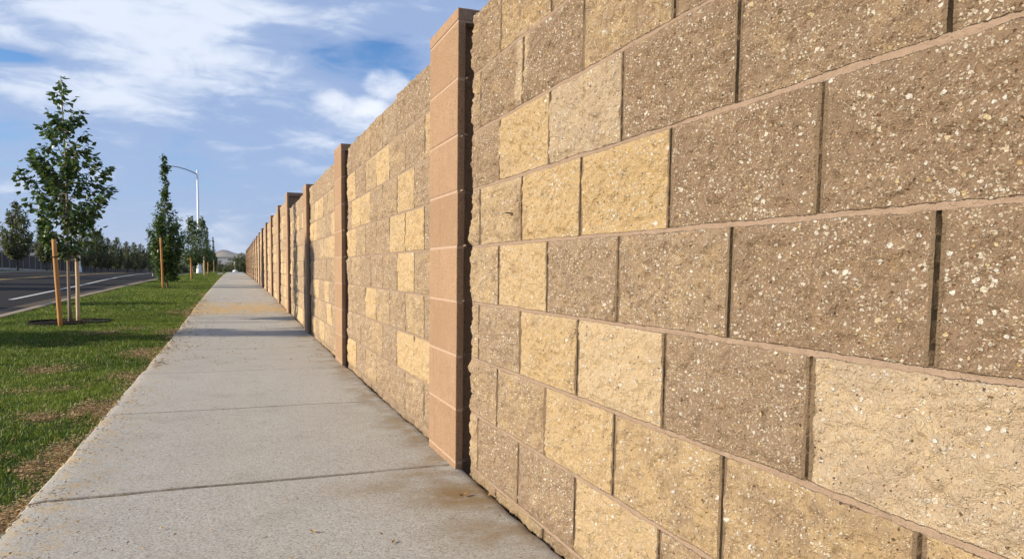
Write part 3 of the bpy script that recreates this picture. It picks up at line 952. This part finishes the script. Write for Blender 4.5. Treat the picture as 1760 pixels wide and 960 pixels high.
# piers: stacked smooth blocks with a thin cap and pale mortar
def pier_block(bm, z0, z1, jit, bt):
    lay = bm.verts.layers.float.get('bt') or bm.verts.layers.float.new('bt')
    before = set(bm.verts)
    x0, x1, x2, s = .772, .801, 1.045, .044
    poly = [(x0, 0), (x1, 0), (x1, s), (x2, s), (x2, PW - s), (x1, PW - s), (x1, PW), (x0, PW)]
    lo = [bm.verts.new((x + jit[0], y + jit[1], z0)) for x, y in poly]
    hi = [bm.verts.new((x + jit[0], y + jit[1], z1)) for x, y in poly]
    n = len(poly)
    fs = [bm.faces.new(lo[::-1]), bm.faces.new(hi)]
    for i in range(n):
        fs.append(bm.faces.new((lo[i], lo[(i + 1) % n], hi[(i + 1) % n], hi[i])))
    es = [e for e in {e for f in fs for e in f.edges} if not (abs(e.verts[0].co.x - x2) < .01 or abs(e.verts[1].co.x - x2) < .01)]
    bmesh.ops.bevel(bm, geom=es, offset=.0028, segments=2, affect='EDGES', profile=.6)
    for v in bm.verts:
        if v not in before:
            v[lay] = bt


def make_pier():
    root = empty("block_pier", (0, 0, 0))
    rr = random.Random(5)
    bm = bmesh.new()
    bmm = bmesh.new()
    z = ZTOP
    k = 0
    while z > -.3:
        z1, z0 = z - .0045, z - CH + .0045
        pier_block(bm, z0, z1, (rr.uniform(-.0012, .0012), rr.uniform(-.0012, .0012)), rr.random())
        # mortar bed under this block, slightly recessed, with squeezed-out lumps at the slot
        add_box(bmm, .7738, .7995, .0018, PW - .0018, z0 - .0095, z0 + .0005)
        add_box(bmm, .7995, 1.04, .046, PW - .046, z0 - .0095, z0 + .0005)
        for q in range(5):
            xx = .797 + rr.uniform(-.006, .012)
            s = rr.uniform(.003, .007)
            yy = rr.uniform(.0, .030)
            zz = z0 - .0045 + rr.uniform(-.005, .005)
            bmesh.ops.create_icosphere(bmm, subdivisions=1, radius=s, matrix=Matrix.Translation((xx, yy, zz)) @ Matrix.Diagonal((1.3, 1.2, .8, 1)))
        z -= CH
        k += 1
    add_box(bmm, .7738, 1.04, .0018, PW - .0018, ZTOP - .004, ZTOP + .0052)
    bm_obj("shaft", bm, m_pier, root)
    bm_obj("mortar_joints", bmm, m_pmort, root)
    bm = bmesh.new()
    add_box(bm, .771, 1.05, -.001, PW + .001, ZTOP + .005, ZTOP + .046)
    bmesh.ops.bevel(bm, geom=list(bm.edges), offset=.003, segments=2, affect='EDGES', profile=.6)
    bm_obj("cap", bm, m_pier, root)
    return root


pier0 = make_pier()
for i, y in enumerate(PY):
    o = pier0 if i == 0 else copy_tree(pier0)
    o.location = (0, y, STEP[i])
    lab = 'tall brown smooth block pier nearest the camera, beside the large wall panel' if i == 0 else '%s brown block pier along the wall, counting from the nearest one' % ORD[i]
    tag(o, lab, 'pier', 'brown block piers along the wall')


# ------------------------------------------------------------------ trees
def leaf_arrays(P, size, rr, droop=.6, aspect=.62, hint=None):
    """folded six-point leaves at points P"""
    n = len(P)
    az = rr.uniform(0, 2 * np.pi, n) if hint is None else hint + rr.normal(0, .8, n)
    pit = -droop + rr.normal(0, .45, n)
    d = np.stack([np.cos(az) * np.cos(pit), np.sin(az) * np.cos(pit), np.sin(pit)], -1)
    s = np.stack([-np.sin(az), np.cos(az), np.zeros(n)], -1)
    rl = rr.normal(0, .6, n)
    nn = np.cross(d, s)
    s = s * np.cos(rl)[:, None] + nn * np.sin(rl)[:, None]
    nn = np.cross(s, d)
    ln = size * rr.uniform(.65, 1.2, n)
    w = ln * aspect * .5
    fold = rr.uniform(.15, .5, n)
    curl = rr.uniform(-.35, -.05, n)

    def pt(a, b):
        up = np.abs(b) * fold * w + curl * (a ** 2) * ln
        return P + d * (a * ln)[:, None] + s * (b * w)[:, None] + nn * (up)[:, None]
    one = np.ones(n)
    v = np.stack([pt(0 * one, 0 * one), pt(.38 * one, one), pt(.80 * one, .62 * one), pt(one, 0 * one), pt(.80 * one, -.62 * one), pt(.38 * one, -one)], 1)
    b = (np.arange(n) * 6)[:, None]
    q = np.concatenate([b + np.array([0, 1, 2, 3]), b + np.array([0, 3, 4, 5])])
    return v.reshape(-1, 3), q


def make_tree(name, H, clear, prof, nb, leaves, size, seed, mleaf, mbark, r0=.022, tipang=52, lean=0.01, clump=.5, shape=None, rag=(.70, 1.08)):
    """prof: list of (height, radius) of the crown outline"""
    rr = np.random.default_rng(seed)
    root = empty(name)
    bm = bmesh.new()
    hs = np.linspace(0, H * .97, 12)
    wob = lambda h: (lean * h + .012 * H * .3 * math.sin(h * 2.1 + seed), .012 * H * .3 * math.sin(h * 1.7 + 2 * seed))
    tp = [(*wob(h), h) for h in hs]
    add_tube(bm, tp, [max(.004, r0 * (1 - .85 * h / H)) * (1.35 if h == 0 else 1) for h in hs], 8)
    ph = np.array([p[0] for p in prof])
    pr = np.array([p[1] for p in prof])
    LP, LH = [], []
    span = ph.max() - ph.min()
    # branch tips spread over the crown surface by area
    cand = rr.uniform(ph.min(), ph.max(), nb * 6)
    wgt = np.interp(cand, ph, pr) + .06
    cand = rr.choice(cand, nb, replace=False, p=wgt / wgt.sum())
    cand.sort()
    for i, h in enumerate(cand):
        az = i * 2.39996 + rr.normal(0, .35)
        f = shape(h, az) if shape else 1.0
        R = np.interp(h, ph, pr) * rr.uniform(*rag) * f
        bh = max(clear * .82, h - R * math.tan(rad(tipang)) * rr.uniform(.7, 1.15) - .06 * H * .2)
        bx, by = wob(bh)
        t = np.linspace(0, 1, 6)
        rad_t = R * (t ** .85)
        z = bh + (h - bh) * (t ** 1.25)
        px, py = bx + np.cos(az) * rad_t, by + np.sin(az) * rad_t
        pts = np.stack([px, py, z], -1)
        add_tube(bm, [tuple(p) for p in pts], [max(.0025, r0 * .34 * (1 - .85 * q)) for q in t], 5, cap=False)
        Lb = np.linalg.norm(np.diff(pts, axis=0), axis=1).sum()
        nl = max(6, int(leaves * (Lb + .12) / (nb * (np.mean(pr) * 1.3 + .25))))
        tt = rr.beta(1.5, 1.0, nl) * .90 + .12
        base = np.stack([np.interp(tt, t, pts[:, j]) for j in range(3)], -1)
        # short side twigs
        spread = (.05 + .10 * R) * clump * 1.6
        ntw = max(3, nl // 9)
        tw = rr.normal(0, 1, (ntw, 3)) * np.array([1, 1, .8]) * spread
        base = base + tw[rr.integers(0, ntw, nl)] * rr.uniform(.3, 1.0, (nl, 1)) + rr.normal(0, .018 * size / .07, (nl, 3))
        LP.append(base)
        LH.append(np.full(nl, az))
    # leader shoot
    nl = int(leaves * .06)
    hh = rr.uniform(ph.min() + .25 * span, ph.max() + .01, nl)
    q = np.array([wob(h) for h in hh])
    rl = np.interp(hh, ph, pr)[:, None] * .35 + .015
    LP.append(np.concatenate([q, hh[:, None]], 1) + rr.normal(0, 1, (nl, 3)) * rl * np.array([1, 1, .4]))
    LH.append(rr.uniform(0, 6.28, nl))
    LP = np.concatenate(LP)
    LH = np.concatenate(LH)
    v, qd = leaf_arrays(LP, size, rr, hint=LH)
    var = np.clip(rr.beta(1.6, 2.2, len(LP)) + .15 * (rr.random(len(LP)) < .1), 0, 1)
    bm_obj("trunk", bm, mbark, root, True)
    np_mesh("crown", v, qd, mleaf, {'var': np.repeat(var, 6)}, root)
    return root


def place(o, x, y, rz=0, s=1.0, dz=0.0):
    o.location = (x, y, float(gz(y)) - .03 + dz)
    o.rotation_euler = (0, 0, rz)
    o.scale = (s, s, s)
    return o


def sh1(h, az):
    f = 1.0
    if .95 < h < 1.30:
        f = 1.0 if math.cos(az) < .35 else .85
    return f


t1 = make_tree("pear_tree", 3.22, .98, [(1.00, .14), (1.15, .32), (1.28, .48), (1.54, .53), (1.73, .53), (1.95, .50), (2.14, .47), (2.30, .32), (2.62, .21), (2.85, .14), (3.0, .07), (3.13, .02)],
               66, 2900, .082, 4, m_leaf, m_bark, .021, 48, -.004, .25, sh1, (.50, 1.10))
place(t1, -2.0, 10.98)
tag(t1, 'young leafy pear tree between two stakes in a black mulch ring, nearest tree', 'tree', 'young trees along the lawn strip')

t2 = make_tree("columnar_tree", 3.78, .35, [(.25, .24), (.5, .34), (.93, .38), (1.46, .40), (1.74, .42), (1.95, .28), (2.33, .17), (2.68, .10), (3.2, .065), (3.6, .05), (3.75, .03)],
               84, 5200, .085, 8, m_leaf, m_bark, .024, 66, 0, .6)
place(t2, -1.80, 23.1, .8)
tag(t2, 'tall narrow spire shaped tree with one orange stake, second along the lawn', 'tree', 'young trees along the lawn strip')

t3 = make_tree("pear_tree", 2.75, .72, [(.70, .22), (1.0, .42), (1.4, .46), (1.8, .40), (2.2, .26), (2.5, .16), (2.74, .04)], 60, 2600, .09, 12, m_leaf, m_bark, .022, 58, 0, .6)
place(t3, -1.72, 35.3)
tag(t3, 'short bushy young tree in front of the white street lamp pole', 'tree', 'young trees along the lawn strip')
t4 = copy_tree(t3)
place(t4, -1.66, 45.3, 1.9, 1.22)
t4.scale = (.95, .95, 1.22)
tag(t4, 'young tree directly behind the short bushy tree, right of the lamp pole', 'tree', 'young trees along the lawn strip')
t5 = copy_tree(t2)
place(t5, -1.74, 55.8, 3.0, .86)
tag(t5, 'slim dark young tree, second to last of the lawn row', 'tree', 'young trees along the lawn strip')
t6 = copy_tree(t2)
place(t6, -1.62, 67.0, 4.4, .80)
t6.scale = (.7, .7, .80)
tag(t6, 'thin wispy young tree, last of the lawn row nearest the path end', 'tree', 'young trees along the lawn strip')


def stake(x, y, top, h, mat, label, r=.027, group='wooden tree stakes', tie=True):
    root = empty("tree_stake", (x, y, float(gz(y)) - .03))
    bm = bmesh.new()
    rr = random.Random(int(x * 1000 + y * 77))
    n = 7
    pts = [(top[0] * k / n + rr.uniform(-.002, .002), top[1] * k / n, -.05 + (h + .05) * k / n) for k in range(n + 1)]
    add_tube(bm, pts, [r * rr.uniform(.96, 1.04) for _ in pts], 12)
    bm_obj("post", bm, mat, root, True)
    if tie:
        bm = bmesh.new()
        zt = h * .80
        cx, cy = top[0] * .8, top[1] * .8
        ring = [(cx + math.cos(a) * (r + .004), cy + math.sin(a) * (r + .004), zt + .004 * math.sin(a)) for a in [2 * math.pi * k / 14 for k in range(15)]]
        add_tube(bm, ring, .007, 6, cap=False)
        bm_obj("tie_strap", bm, m_black, root, True)
    tag(root, label, 'stake', group)
    return root


stake(-2.005, 10.40, (-.045, .02), 1.06, m_stake, 'orange brown wooden stake leaning left of the nearest tree trunk', .027)
stake(-1.965, 11.25, (.012, .0), 1.00, m_stake2, 'pale sunlit wooden stake right of the nearest tree trunk', .024)
stake(-1.86, 22.6, (-.03, 0), 1.40, m_stake, 'tall orange stake beside the narrow spire tree', .028, tie=False)
stake(-1.74, 34.9, (-.02, 0), .98, m_stake, 'tan stake under the short bushy tree by the lamp pole', .036, tie=False)
stake(-1.58, 44.9, (0, 0), 1.05, m_stake2, 'pale stake under the tree right of the lamp pole', .036, tie=False)
stake(-1.70, 55.2, (0, 0), 1.0, m_stake, 'stake under the second to last tree of the lawn row', .036, tie=False)
stake(-1.58, 66.5, (0, 0), 1.0, m_stake, 'stake under the wispy last tree of the lawn row', .036, tie=False)

# mulch ring with black edging round the first and second trees
for (x, y, rr_, lab) in ((-2.0, 11.0, .47, 'black plastic edging ring with dark mulch round the nearest tree'), (-1.82, 23.1, .40, 'black edging ring with dark mulch round the narrow spire tree')):
    root = empty("tree_ring", (x, y, float(gz(y)) - .035))
    bm = bmesh.new()
    rd = random.Random(int(y))
    seg = 48
    prof = [(0, -.02), (0, .020), (.005, .025), (.011, .022), (.011, -.02)]
    vs = []
    for k in range(seg):
        a = 2 * math.pi * k / seg
        wv = .006 * math.sin(3 * a) + .004 * rd.uniform(-1, 1)
        vs.append([bm.verts.new((math.cos(a) * (rr_ + wv + p[0]), math.sin(a) * (rr_ + wv + p[0]), p[1] + .004 * math.sin(2 * a + 1))) for p in prof])
    for k in range(seg):
        for j in range(len(prof) - 1):
            bm.faces.new((vs[k][j], vs[(k + 1) % seg][j], vs[(k + 1) % seg][j + 1], vs[k][j + 1]))
    bm_obj("edging", bm, m_black, root, True)
    rg = np.random.default_rng(3)
    R_, A_ = np.meshgrid(np.linspace(0.0, rr_, 12), np.linspace(0, 2 * np.pi, 40))
    Xm, Ym = R_ * np.cos(A_), R_ * np.sin(A_)
    Zm = .006 + .012 * fbm(Xm * 25, Ym * 25, 4, 3) + .02 * np.exp(-(R_ / .15) ** 2)
    np_mesh("mulch", np.stack([Xm, Ym, Zm], -1), grid_quads(40, 12), m_mulch, None, root)
    tag(root, lab, 'tree ring', 'black tree rings')


# ------------------------------------------------------------------ street lamps, poles, small things
def make_lamp():
    root = empty("street_lamp")
    bm = bmesh.new()
    add_tube(bm, [(0, 0, 0), (0, 0, .55), (0, 0, 3), (0, 0, 7.62)], [.115, .105, .092, .062], 16)
    bm_obj("pole", bm, m_galv, root, True)
    bm = bmesh.new()
    add_tube(bm, [(0, 0, 0), (0, 0, .05), (0, 0, .55), (0, 0, .66)], [.21, .21, .17, .11], 16)
    bm_obj("base_cover", bm, m_galv, root, True)
    bm = bmesh.new()
    add_tube(bm, [(0, 0, 7.28), (-.35, 0, 7.46), (-.8, 0, 7.63), (-1.3, 0, 7.75), (-1.8, 0, 7.80), (-1.95, 0, 7.80)], [.034, .033, .032, .03, .028, .026], 8)
    bm_obj("arm", bm, m_steel, root, True)
    bm = bmesh.new()
    n = 9
    rings = []
    for k in range(n):
        s = k / (n - 1)
        w = .05 + .10 * math.sin(math.pi * min(1, s * .8 + .12))
        hgt = .05 + .035 * math.sin(math.pi * s)
        rings.append([bm.verts.new((-1.85 - .62 * s, math.cos(a) * w, 7.80 + math.sin(a) * hgt * (1 if math.sin(a) > 0 else .5))) for a in [2 * math.pi * q / 12 for q in range(12)]])
    for k in range(n - 1):
        for q in range(12):
            bm.faces.new((rings[k][q], rings[k][(q + 1) % 12], rings[k + 1][(q + 1) % 12], rings[k + 1][q]))
    bm.faces.new(rings[0][::-1])
    bm.faces.new(rings[-1])
    hd = bm_obj("lamp_head", bm, m_steel, root, True)
    bm = bmesh.new()
    add_box(bm, -2.38, -2.02, -.08, .08, 7.745, 7.79)
    bm_obj("lens", bm, m_lens, hd)
    return root


lamp = make_lamp()
place(lamp, -2.45, 60.0)
tag(lamp, 'white street lamp pole with dark curved arm reaching left over the road', 'street lamp', 'street lamps')
lamp2 = copy_tree(lamp)
place(lamp2, -16.1, 94.0, math.pi)
tag(lamp2, 'white street lamp pole across the road, seen behind the nearest tree', 'street lamp', 'street lamps')


def pole(name, x, y, h, r, mat, label, cat, arm=None):
    root = empty(name, (x, y, float(gz(y)) - .3))
    bm = bmesh.new()
    add_tube(bm, [(0, 0, 0), (0, 0, h * .5), (0, 0, h + .3)], [r * 1.15, r, r * .8], 10)
    bm_obj("shaft", bm, mat, root, True)
    if arm:
        bm = bmesh.new()
        add_box(bm, -arm, arm * .35, -.09, .09, h + .02, h + .22)
        bm_obj("crossarm", bm, mat, root)
        for xx in (-arm * .9, -arm * .45, arm * .25):
            bm = bmesh.new()
            add_tube(bm, [(xx, 0, h + .21), (xx, 0, h + .33), (xx, 0, h + .42)], [.06, .08, .04], 8)
            bm_obj("insulator", bm, m_galv, root)
    tag(root, label, cat)
    return root


pole("utility_pole", -12.2, 190, 7.6, .22, m_pole, 'brown utility pole with a crossarm beyond the narrow spire tree', 'pole', 2.2)
pole("timber_post", -12.9, 190, 3.8, .20, m_pole, 'short brown timber post left of the utility pole', 'post')
pole("metal_post", -13.7, 190, 4.2, .13, m_galv, 'grey metal post left of the brown timber post', 'post')

# marker post at the end of the path, valve box in the lawn
root = empty("marker_post", (.08, 76.5, float(gz(76.5))))
bm = bmesh.new()
add_tube(bm, [(0, 0, .18), (0, 0, .62), (0, 0, .66), (0, 0, .98), (0, 0, 1.04)], [.06, .06, .13, .13, .05], 10)
bm_obj("post", bm, m_curb, root, True)
bm = bmesh.new()
add_tube(bm, [(0, 0, 0), (0, 0, .16), (0, 0, .22)], [.24, .22, .08], 12)
bm_obj("base", bm, m_fascia, root, True)
tag(root, 'slim pale post with white base standing at the far end of the sidewalk', 'post')
bm = bmesh.new()
add_box(bm, -.16, .16, -.25, .25, -.05, .09)
bmesh.ops.bevel(bm, geom=list(bm.edges), offset=.02, segments=2, affect='EDGES')
vb = bm_obj("valve_box", bm, m_fascia)
vb.location = (-.86, 52.0, float(gz(52)))
tag(vb, 'small white valve box in the lawn near the far end of the sidewalk', 'box')

# ------------------------------------------------------------------ across the road: fence, trees, houses
fence = empty("boundary_fence", (-19.0, 0, 0))
tag(fence, 'long dark panel fence with pale posts across the road', 'fence')
pb = np.arange(60, 206, 2.3)
bmx = bmesh.new()
for i, y in enumerate(pb[:64]):
    za = float(gz(y))
    zb_ = float(gz(y + 2.3))
    bm = bmesh.new()
    add_box(bm, -.07, .07, y - .07, y + .07, za - .2, za + 1.62)
    add_box(bm, -.09, .09, y - .09, y + .09, za + 1.62, za + 1.67)
    bm_obj("post", bm, m_fpost, fence)
    bm = bmesh.new()
    n = 14
    for k in range(n):
        a, b = y + .07 + (2.16) * k / n, y + .07 + 2.16 * (k + 1) / n - .006
        add_box(bm, -.022 + (.006 if k % 2 else 0), .012, a, b, za + .17, za + 1.46)
    bm_obj("panel", bm, m_fpanel, fence)
for nm, z0, z1, xw, mt in (("top_rail", 1.46, 1.54, .035, m_fpost), ("base_strip", -.1, .17, .05, m_fbase)):
    V, Qd = [], []
    for i, y in enumerate(pb[:65]):
        z = float(gz(y))
        V += [(-xw, y, z + z0), (xw, y, z + z0), (xw, y, z + z1), (-xw, y, z + z1)]
        if i:
            b = (i - 1) * 4
            for k in range(4):
                Qd.append((b + k, b + (k + 1) % 4, b + 4 + (k + 1) % 4, b + 4 + k))
    np_mesh(nm, V, Qd, mt, None, fence, smooth_shade=False)

ft = []
for s_, pf in ((31, [(1.3, .5), (1.8, 1.0), (2.6, 1.25), (3.4, 1.2), (4.2, .85), (5.0, .4), (5.6, .08)]), (37, [(1.2, .4), (1.8, .85), (2.8, 1.0), (3.8, .88), (4.7, .62), (5.4, .34), (5.7, .1)])):
    ft.append(make_tree("street_tree", pf[-1][0], 1.2, pf, 70, 2600, .22, s_, m_leaf_far, m_bark_dark, .07, 55, 0, .8))
FT = [(-16.6, 9.25, 2, 1.95, None), (-16.6, 15.4, 0, 1.0, None), (-16.6, 25.3, 2, 1.95, None), (-16.6, 30, 1, 1.02, None), (-16.6, 40.3, 2, 1.95, None), (-16.6, 46, 0, 1.05, None), (-16.6, 58, 1, .98, None),
      (-16.6, 71, 0, 1.02, 'large dark tree at left edge across the road, before the fence'),
      (-16.6, 81, 1, .88, 'dark tree across the road just left of the nearest tree stakes'),
      (-16.6, 100, 0, .90, 'dark tree across the road just right of the pale nearest stake'),
      (-16.6, 107, 1, .98, 'bushy olive tree right of the far lamp pole, across the road'),
      (-16.6, 111.5, 1, .96, 'pointed olive tree, second right of the far lamp pole'),
      (-16.6, 117.5, 0, .92, 'rounded olive tree, third right of the far lamp pole'),
      (-16.6, 126, 1, .98, 'pointed olive tree, fourth right of the far lamp pole'),
      (-16.6, 137, 0, .98, 'olive tree, fifth right of the far lamp pole'),
      (-16.6, 147, 1, 1.0, 'olive tree, sixth right of the far lamp pole'),
      (-16.6, 157, 0, 1.05, 'wide dark tree left of the narrow spire tree, across the road'),
      (-16.6, 172, 1, 1.08, 'far dark tree half behind the narrow spire tree')]
used = [False, False]
for i, (x, y, kx, s, lab) in enumerate(FT):
    if kx == 2:
        o = copy_tree(t2)
        s_xy = 2.3 if i == 0 else 1.9
    else:
        o = ft[kx] if not used[kx] else copy_tree(ft[kx])
        used[kx] = True
    place(o, x, y, i * 1.3, s)
    if kx == 2:
        o.scale = (s * s_xy, s * s_xy, s)
    tag(o, lab or ('tall spire shaped street tree across the road, outside the left edge of the photo' if kx == 2 else 'olive street tree across the road, outside the left edge of the photo'), 'tree', 'street trees across the road')


def house(x, y, w, d, hw, hr, rz, roofm, label):
    root = empty("house", (x, y, float(gz(y)) - .1), rz)
    bm = bmesh.new()
    add_box(bm, -w / 2, w / 2, -d / 2, d / 2, -.5, hw)
    bm_obj("wall", bm, m_stucco, root)
    e = .55
    bm = bmesh.new()
    b = [bm.verts.new(p) for p in ((-w / 2 - e, -d / 2 - e, hw), (w / 2 + e, -d / 2 - e, hw), (w / 2 + e, d / 2 + e, hw), (-w / 2 - e, d / 2 + e, hw))]
    t_ = [bm.verts.new(p) for p in ((-w / 2 + d / 2, 0, hw + hr), (w / 2 - d / 2, 0, hw + hr))]
    bm.faces.new((b[0], b[1], t_[1], t_[0]))
    bm.faces.new((b[2], b[3], t_[0], t_[1]))
    bm.faces.new((b[1], b[2], t_[1]))
    bm.faces.new((b[3], b[0], t_[0]))
    bm.faces.new(b[::-1])
    roof = bm_obj("roof", bm, roofm, root)
    bm = bmesh.new()
    add_tube(bm, [(w * .12, d * .15, hw + hr * .4), (w * .12, d * .15, hw + hr + .25)], .09, 8)
    bm_obj("vent_pipe", bm, m_steel, roof)
    bm = bmesh.new()
    for (x0, x1, y0, y1) in ((-w / 2 - e - .03, w / 2 + e + .03, -d / 2 - e - .05, -d / 2 - e - .002), (-w / 2 - e - .03, w / 2 + e + .03, d / 2 + e + .002, d / 2 + e + .05),
                             (-w / 2 - e - .05, -w / 2 - e - .002, -d / 2 - e, d / 2 + e), (w / 2 + e + .002, w / 2 + e + .05, -d / 2 - e, d / 2 + e)):
        add_box(bm, x0, x1, y0, y1, hw - .20, hw + .03)
    bm_obj("fascia", bm, m_fascia, root)
    for sx_ in (-.28, .2):
        bm = bmesh.new()
        add_box(bm, sx_ * w - .75, sx_ * w + .75, -d / 2 - .05, -d / 2 + .02, 1.0, 2.1)
        f = bm_obj("window", bm, m_fascia, root)
        bm = bmesh.new()
        add_box(bm, sx_ * w - .67, sx_ * w + .67, -d / 2 - .058, -d / 2 - .03, 1.08, 2.02)
        bm_obj("pane", bm, m_glass, f)
    tag(root, label, 'house', 'houses behind the far fence')


house(-27.5, 88, 12, 9, 2.35, 1.3, rad(90), m_roof2, 'house with pale low eave behind the fence at the left edge')
house(-27.0, 116, 13, 11, 2.6, 2.3, rad(90), m_roof, 'house with dark grey hip roof behind the left fence')
house(-27.0, 148, 15, 11, 2.5, 2.0, rad(90), m_roof2, 'house with pale grey roof behind the fence by the far lamp pole')
house(-27.5, 182, 14, 11, 2.6, 2.1, rad(90), m_roof, 'most distant grey roofed house behind the fence')

# ------------------------------------------------------------------ beyond the end of the path
bt = make_tree("round_tree", 3.0, .35, [(.1, .7), (.5, 1.25), (1.2, 1.5), (2.0, 1.3), (2.6, .8), (3.0, .2)], 70, 2600, .20, 51, m_leaf_far, m_bark_dark, .07, 40, 0, .9)
place(bt, .95, 108, 0, 1.0)
tag(bt, 'dense round dark green tree at the far end of the wall', 'tree', 'trees beyond the end of the path')
for (x, y, s, lab) in ((-.9, 118, .62, 'low green bush left of the round dark tree at path end'), (-2.6, 150, .85, 'green bush behind the last lawn tree'), (-9.8, 165, .9, 'dark bush right of the brown utility pole'),
                       (-12.4, 172, .95, 'dark bush below the brown utility pole'), (-7.5, 178, .95, 'dark bush behind the short bushy lawn tree'), (3.4, 122, 1.1, 'dark tree hidden partly behind the end of the wall')):
    o = copy_tree(bt)
    place(o, x, y, x, s)
    tag(o, lab, 'bush' if 'bush' in lab else 'tree', 'trees beyond the end of the path')

# far wooded valley: a mass nobody could count
n = 34000
Yv = rng.uniform(420, 1900, n)
Xv = rng.uniform(-.55, .12, n) * Yv + rng.normal(0, 20, n)
dn = vn(Xv / 45, Yv / 90, 81)
k = dn > .30
Xv, Yv, dn = Xv[k], Yv[k], dn[k]
hh = 2 + 7 * (dn - .35) * 2 * rng.random(len(Xv))
Pv = np.stack([Xv, Yv, gz(Yv) - .5 + hh], -1)
v, q = leaf_arrays(Pv, 4.2, np.random.default_rng(5), .2, .9)
tag(np_mesh("valley_trees", v, q, m_leaf_valley, {'var': np.repeat(rng.random(len(Xv)), 6)}), kind='stuff')
for i, (px, y) in enumerate([(-.014, 980), (-.022, 1060), (-.008, 1150), (-.03, 900), (-.018, 1300), (-.055, 1000)]):
    root = empty("valley_building", (px * y, y, float(gz(y))))
    bm = bmesh.new()
    w = [16, 22, 14, 12, 26, 18][i]
    add_box(bm, -w / 2, w / 2, -6, 6, -2, 7.0)
    bm_obj("wall", bm, m_stucco, root)
    bm = bmesh.new()
    b = [bm.verts.new(p) for p in ((-w / 2 - .5, -6.5, 7), (w / 2 + .5, -6.5, 7), (w / 2 + .5, 6.5, 7), (-w / 2 - .5, 6.5, 7), (-w / 2 - .5, 0, 9.5), (w / 2 + .5, 0, 9.5))]
    for f in ((0, 1, 5, 4), (2, 3, 4, 5), (1, 2, 5), (3, 0, 4), (3, 2, 1, 0)):
        bm.faces.new([b[j] for j in f])
    bm_obj("roof", bm, m_roof2, root)
    tag(root, 'tiny pale roofed building among the valley trees beyond the path end', 'building', 'tiny buildings in the valley')


def hills(name, yb, depth, top, seed, amp, bump=None):
    xs = np.linspace(-4200, 3200, 220)
    vv = np.linspace(0, 1, 26)
    X, Vv = np.meshgrid(xs, vv)
    ridge = top + amp * fbm(X / 900, X * 0 + seed, seed, 4)
    if bump:
        for bx, bw, bh in bump:
            ridge = ridge + bh * np.exp(-((X - bx) / bw) ** 2)
    prof = np.sin(np.pi * np.clip(Vv, 0, 1)) ** 1.2
    Y = yb + Vv * depth + 120 * fbm(X / 600, Vv * 3, seed + 3, 3)
    Z = 5 + ridge * prof * (1 + .16 * fbm(X / 260, Y / 260, seed + 7, 4))
    return tag(np_mesh(name, np.stack([X, Y, Z], -1), grid_quads(len(vv), len(xs)), m_hill), kind='structure')


hills("hills", 2300, 1100, 30, 91, 8)
hills("hills", 4600, 2200, 78, 95, 20, [(-70, 60, 30), (-1500, 300, 40)])

# box of air for the far fading
bm = bmesh.new()
add_box(bm, -9500, 9500, -420, 9500, -40, 260)
hz = bm_obj("haze", bm, m_haze)
tag(hz, kind='stuff')
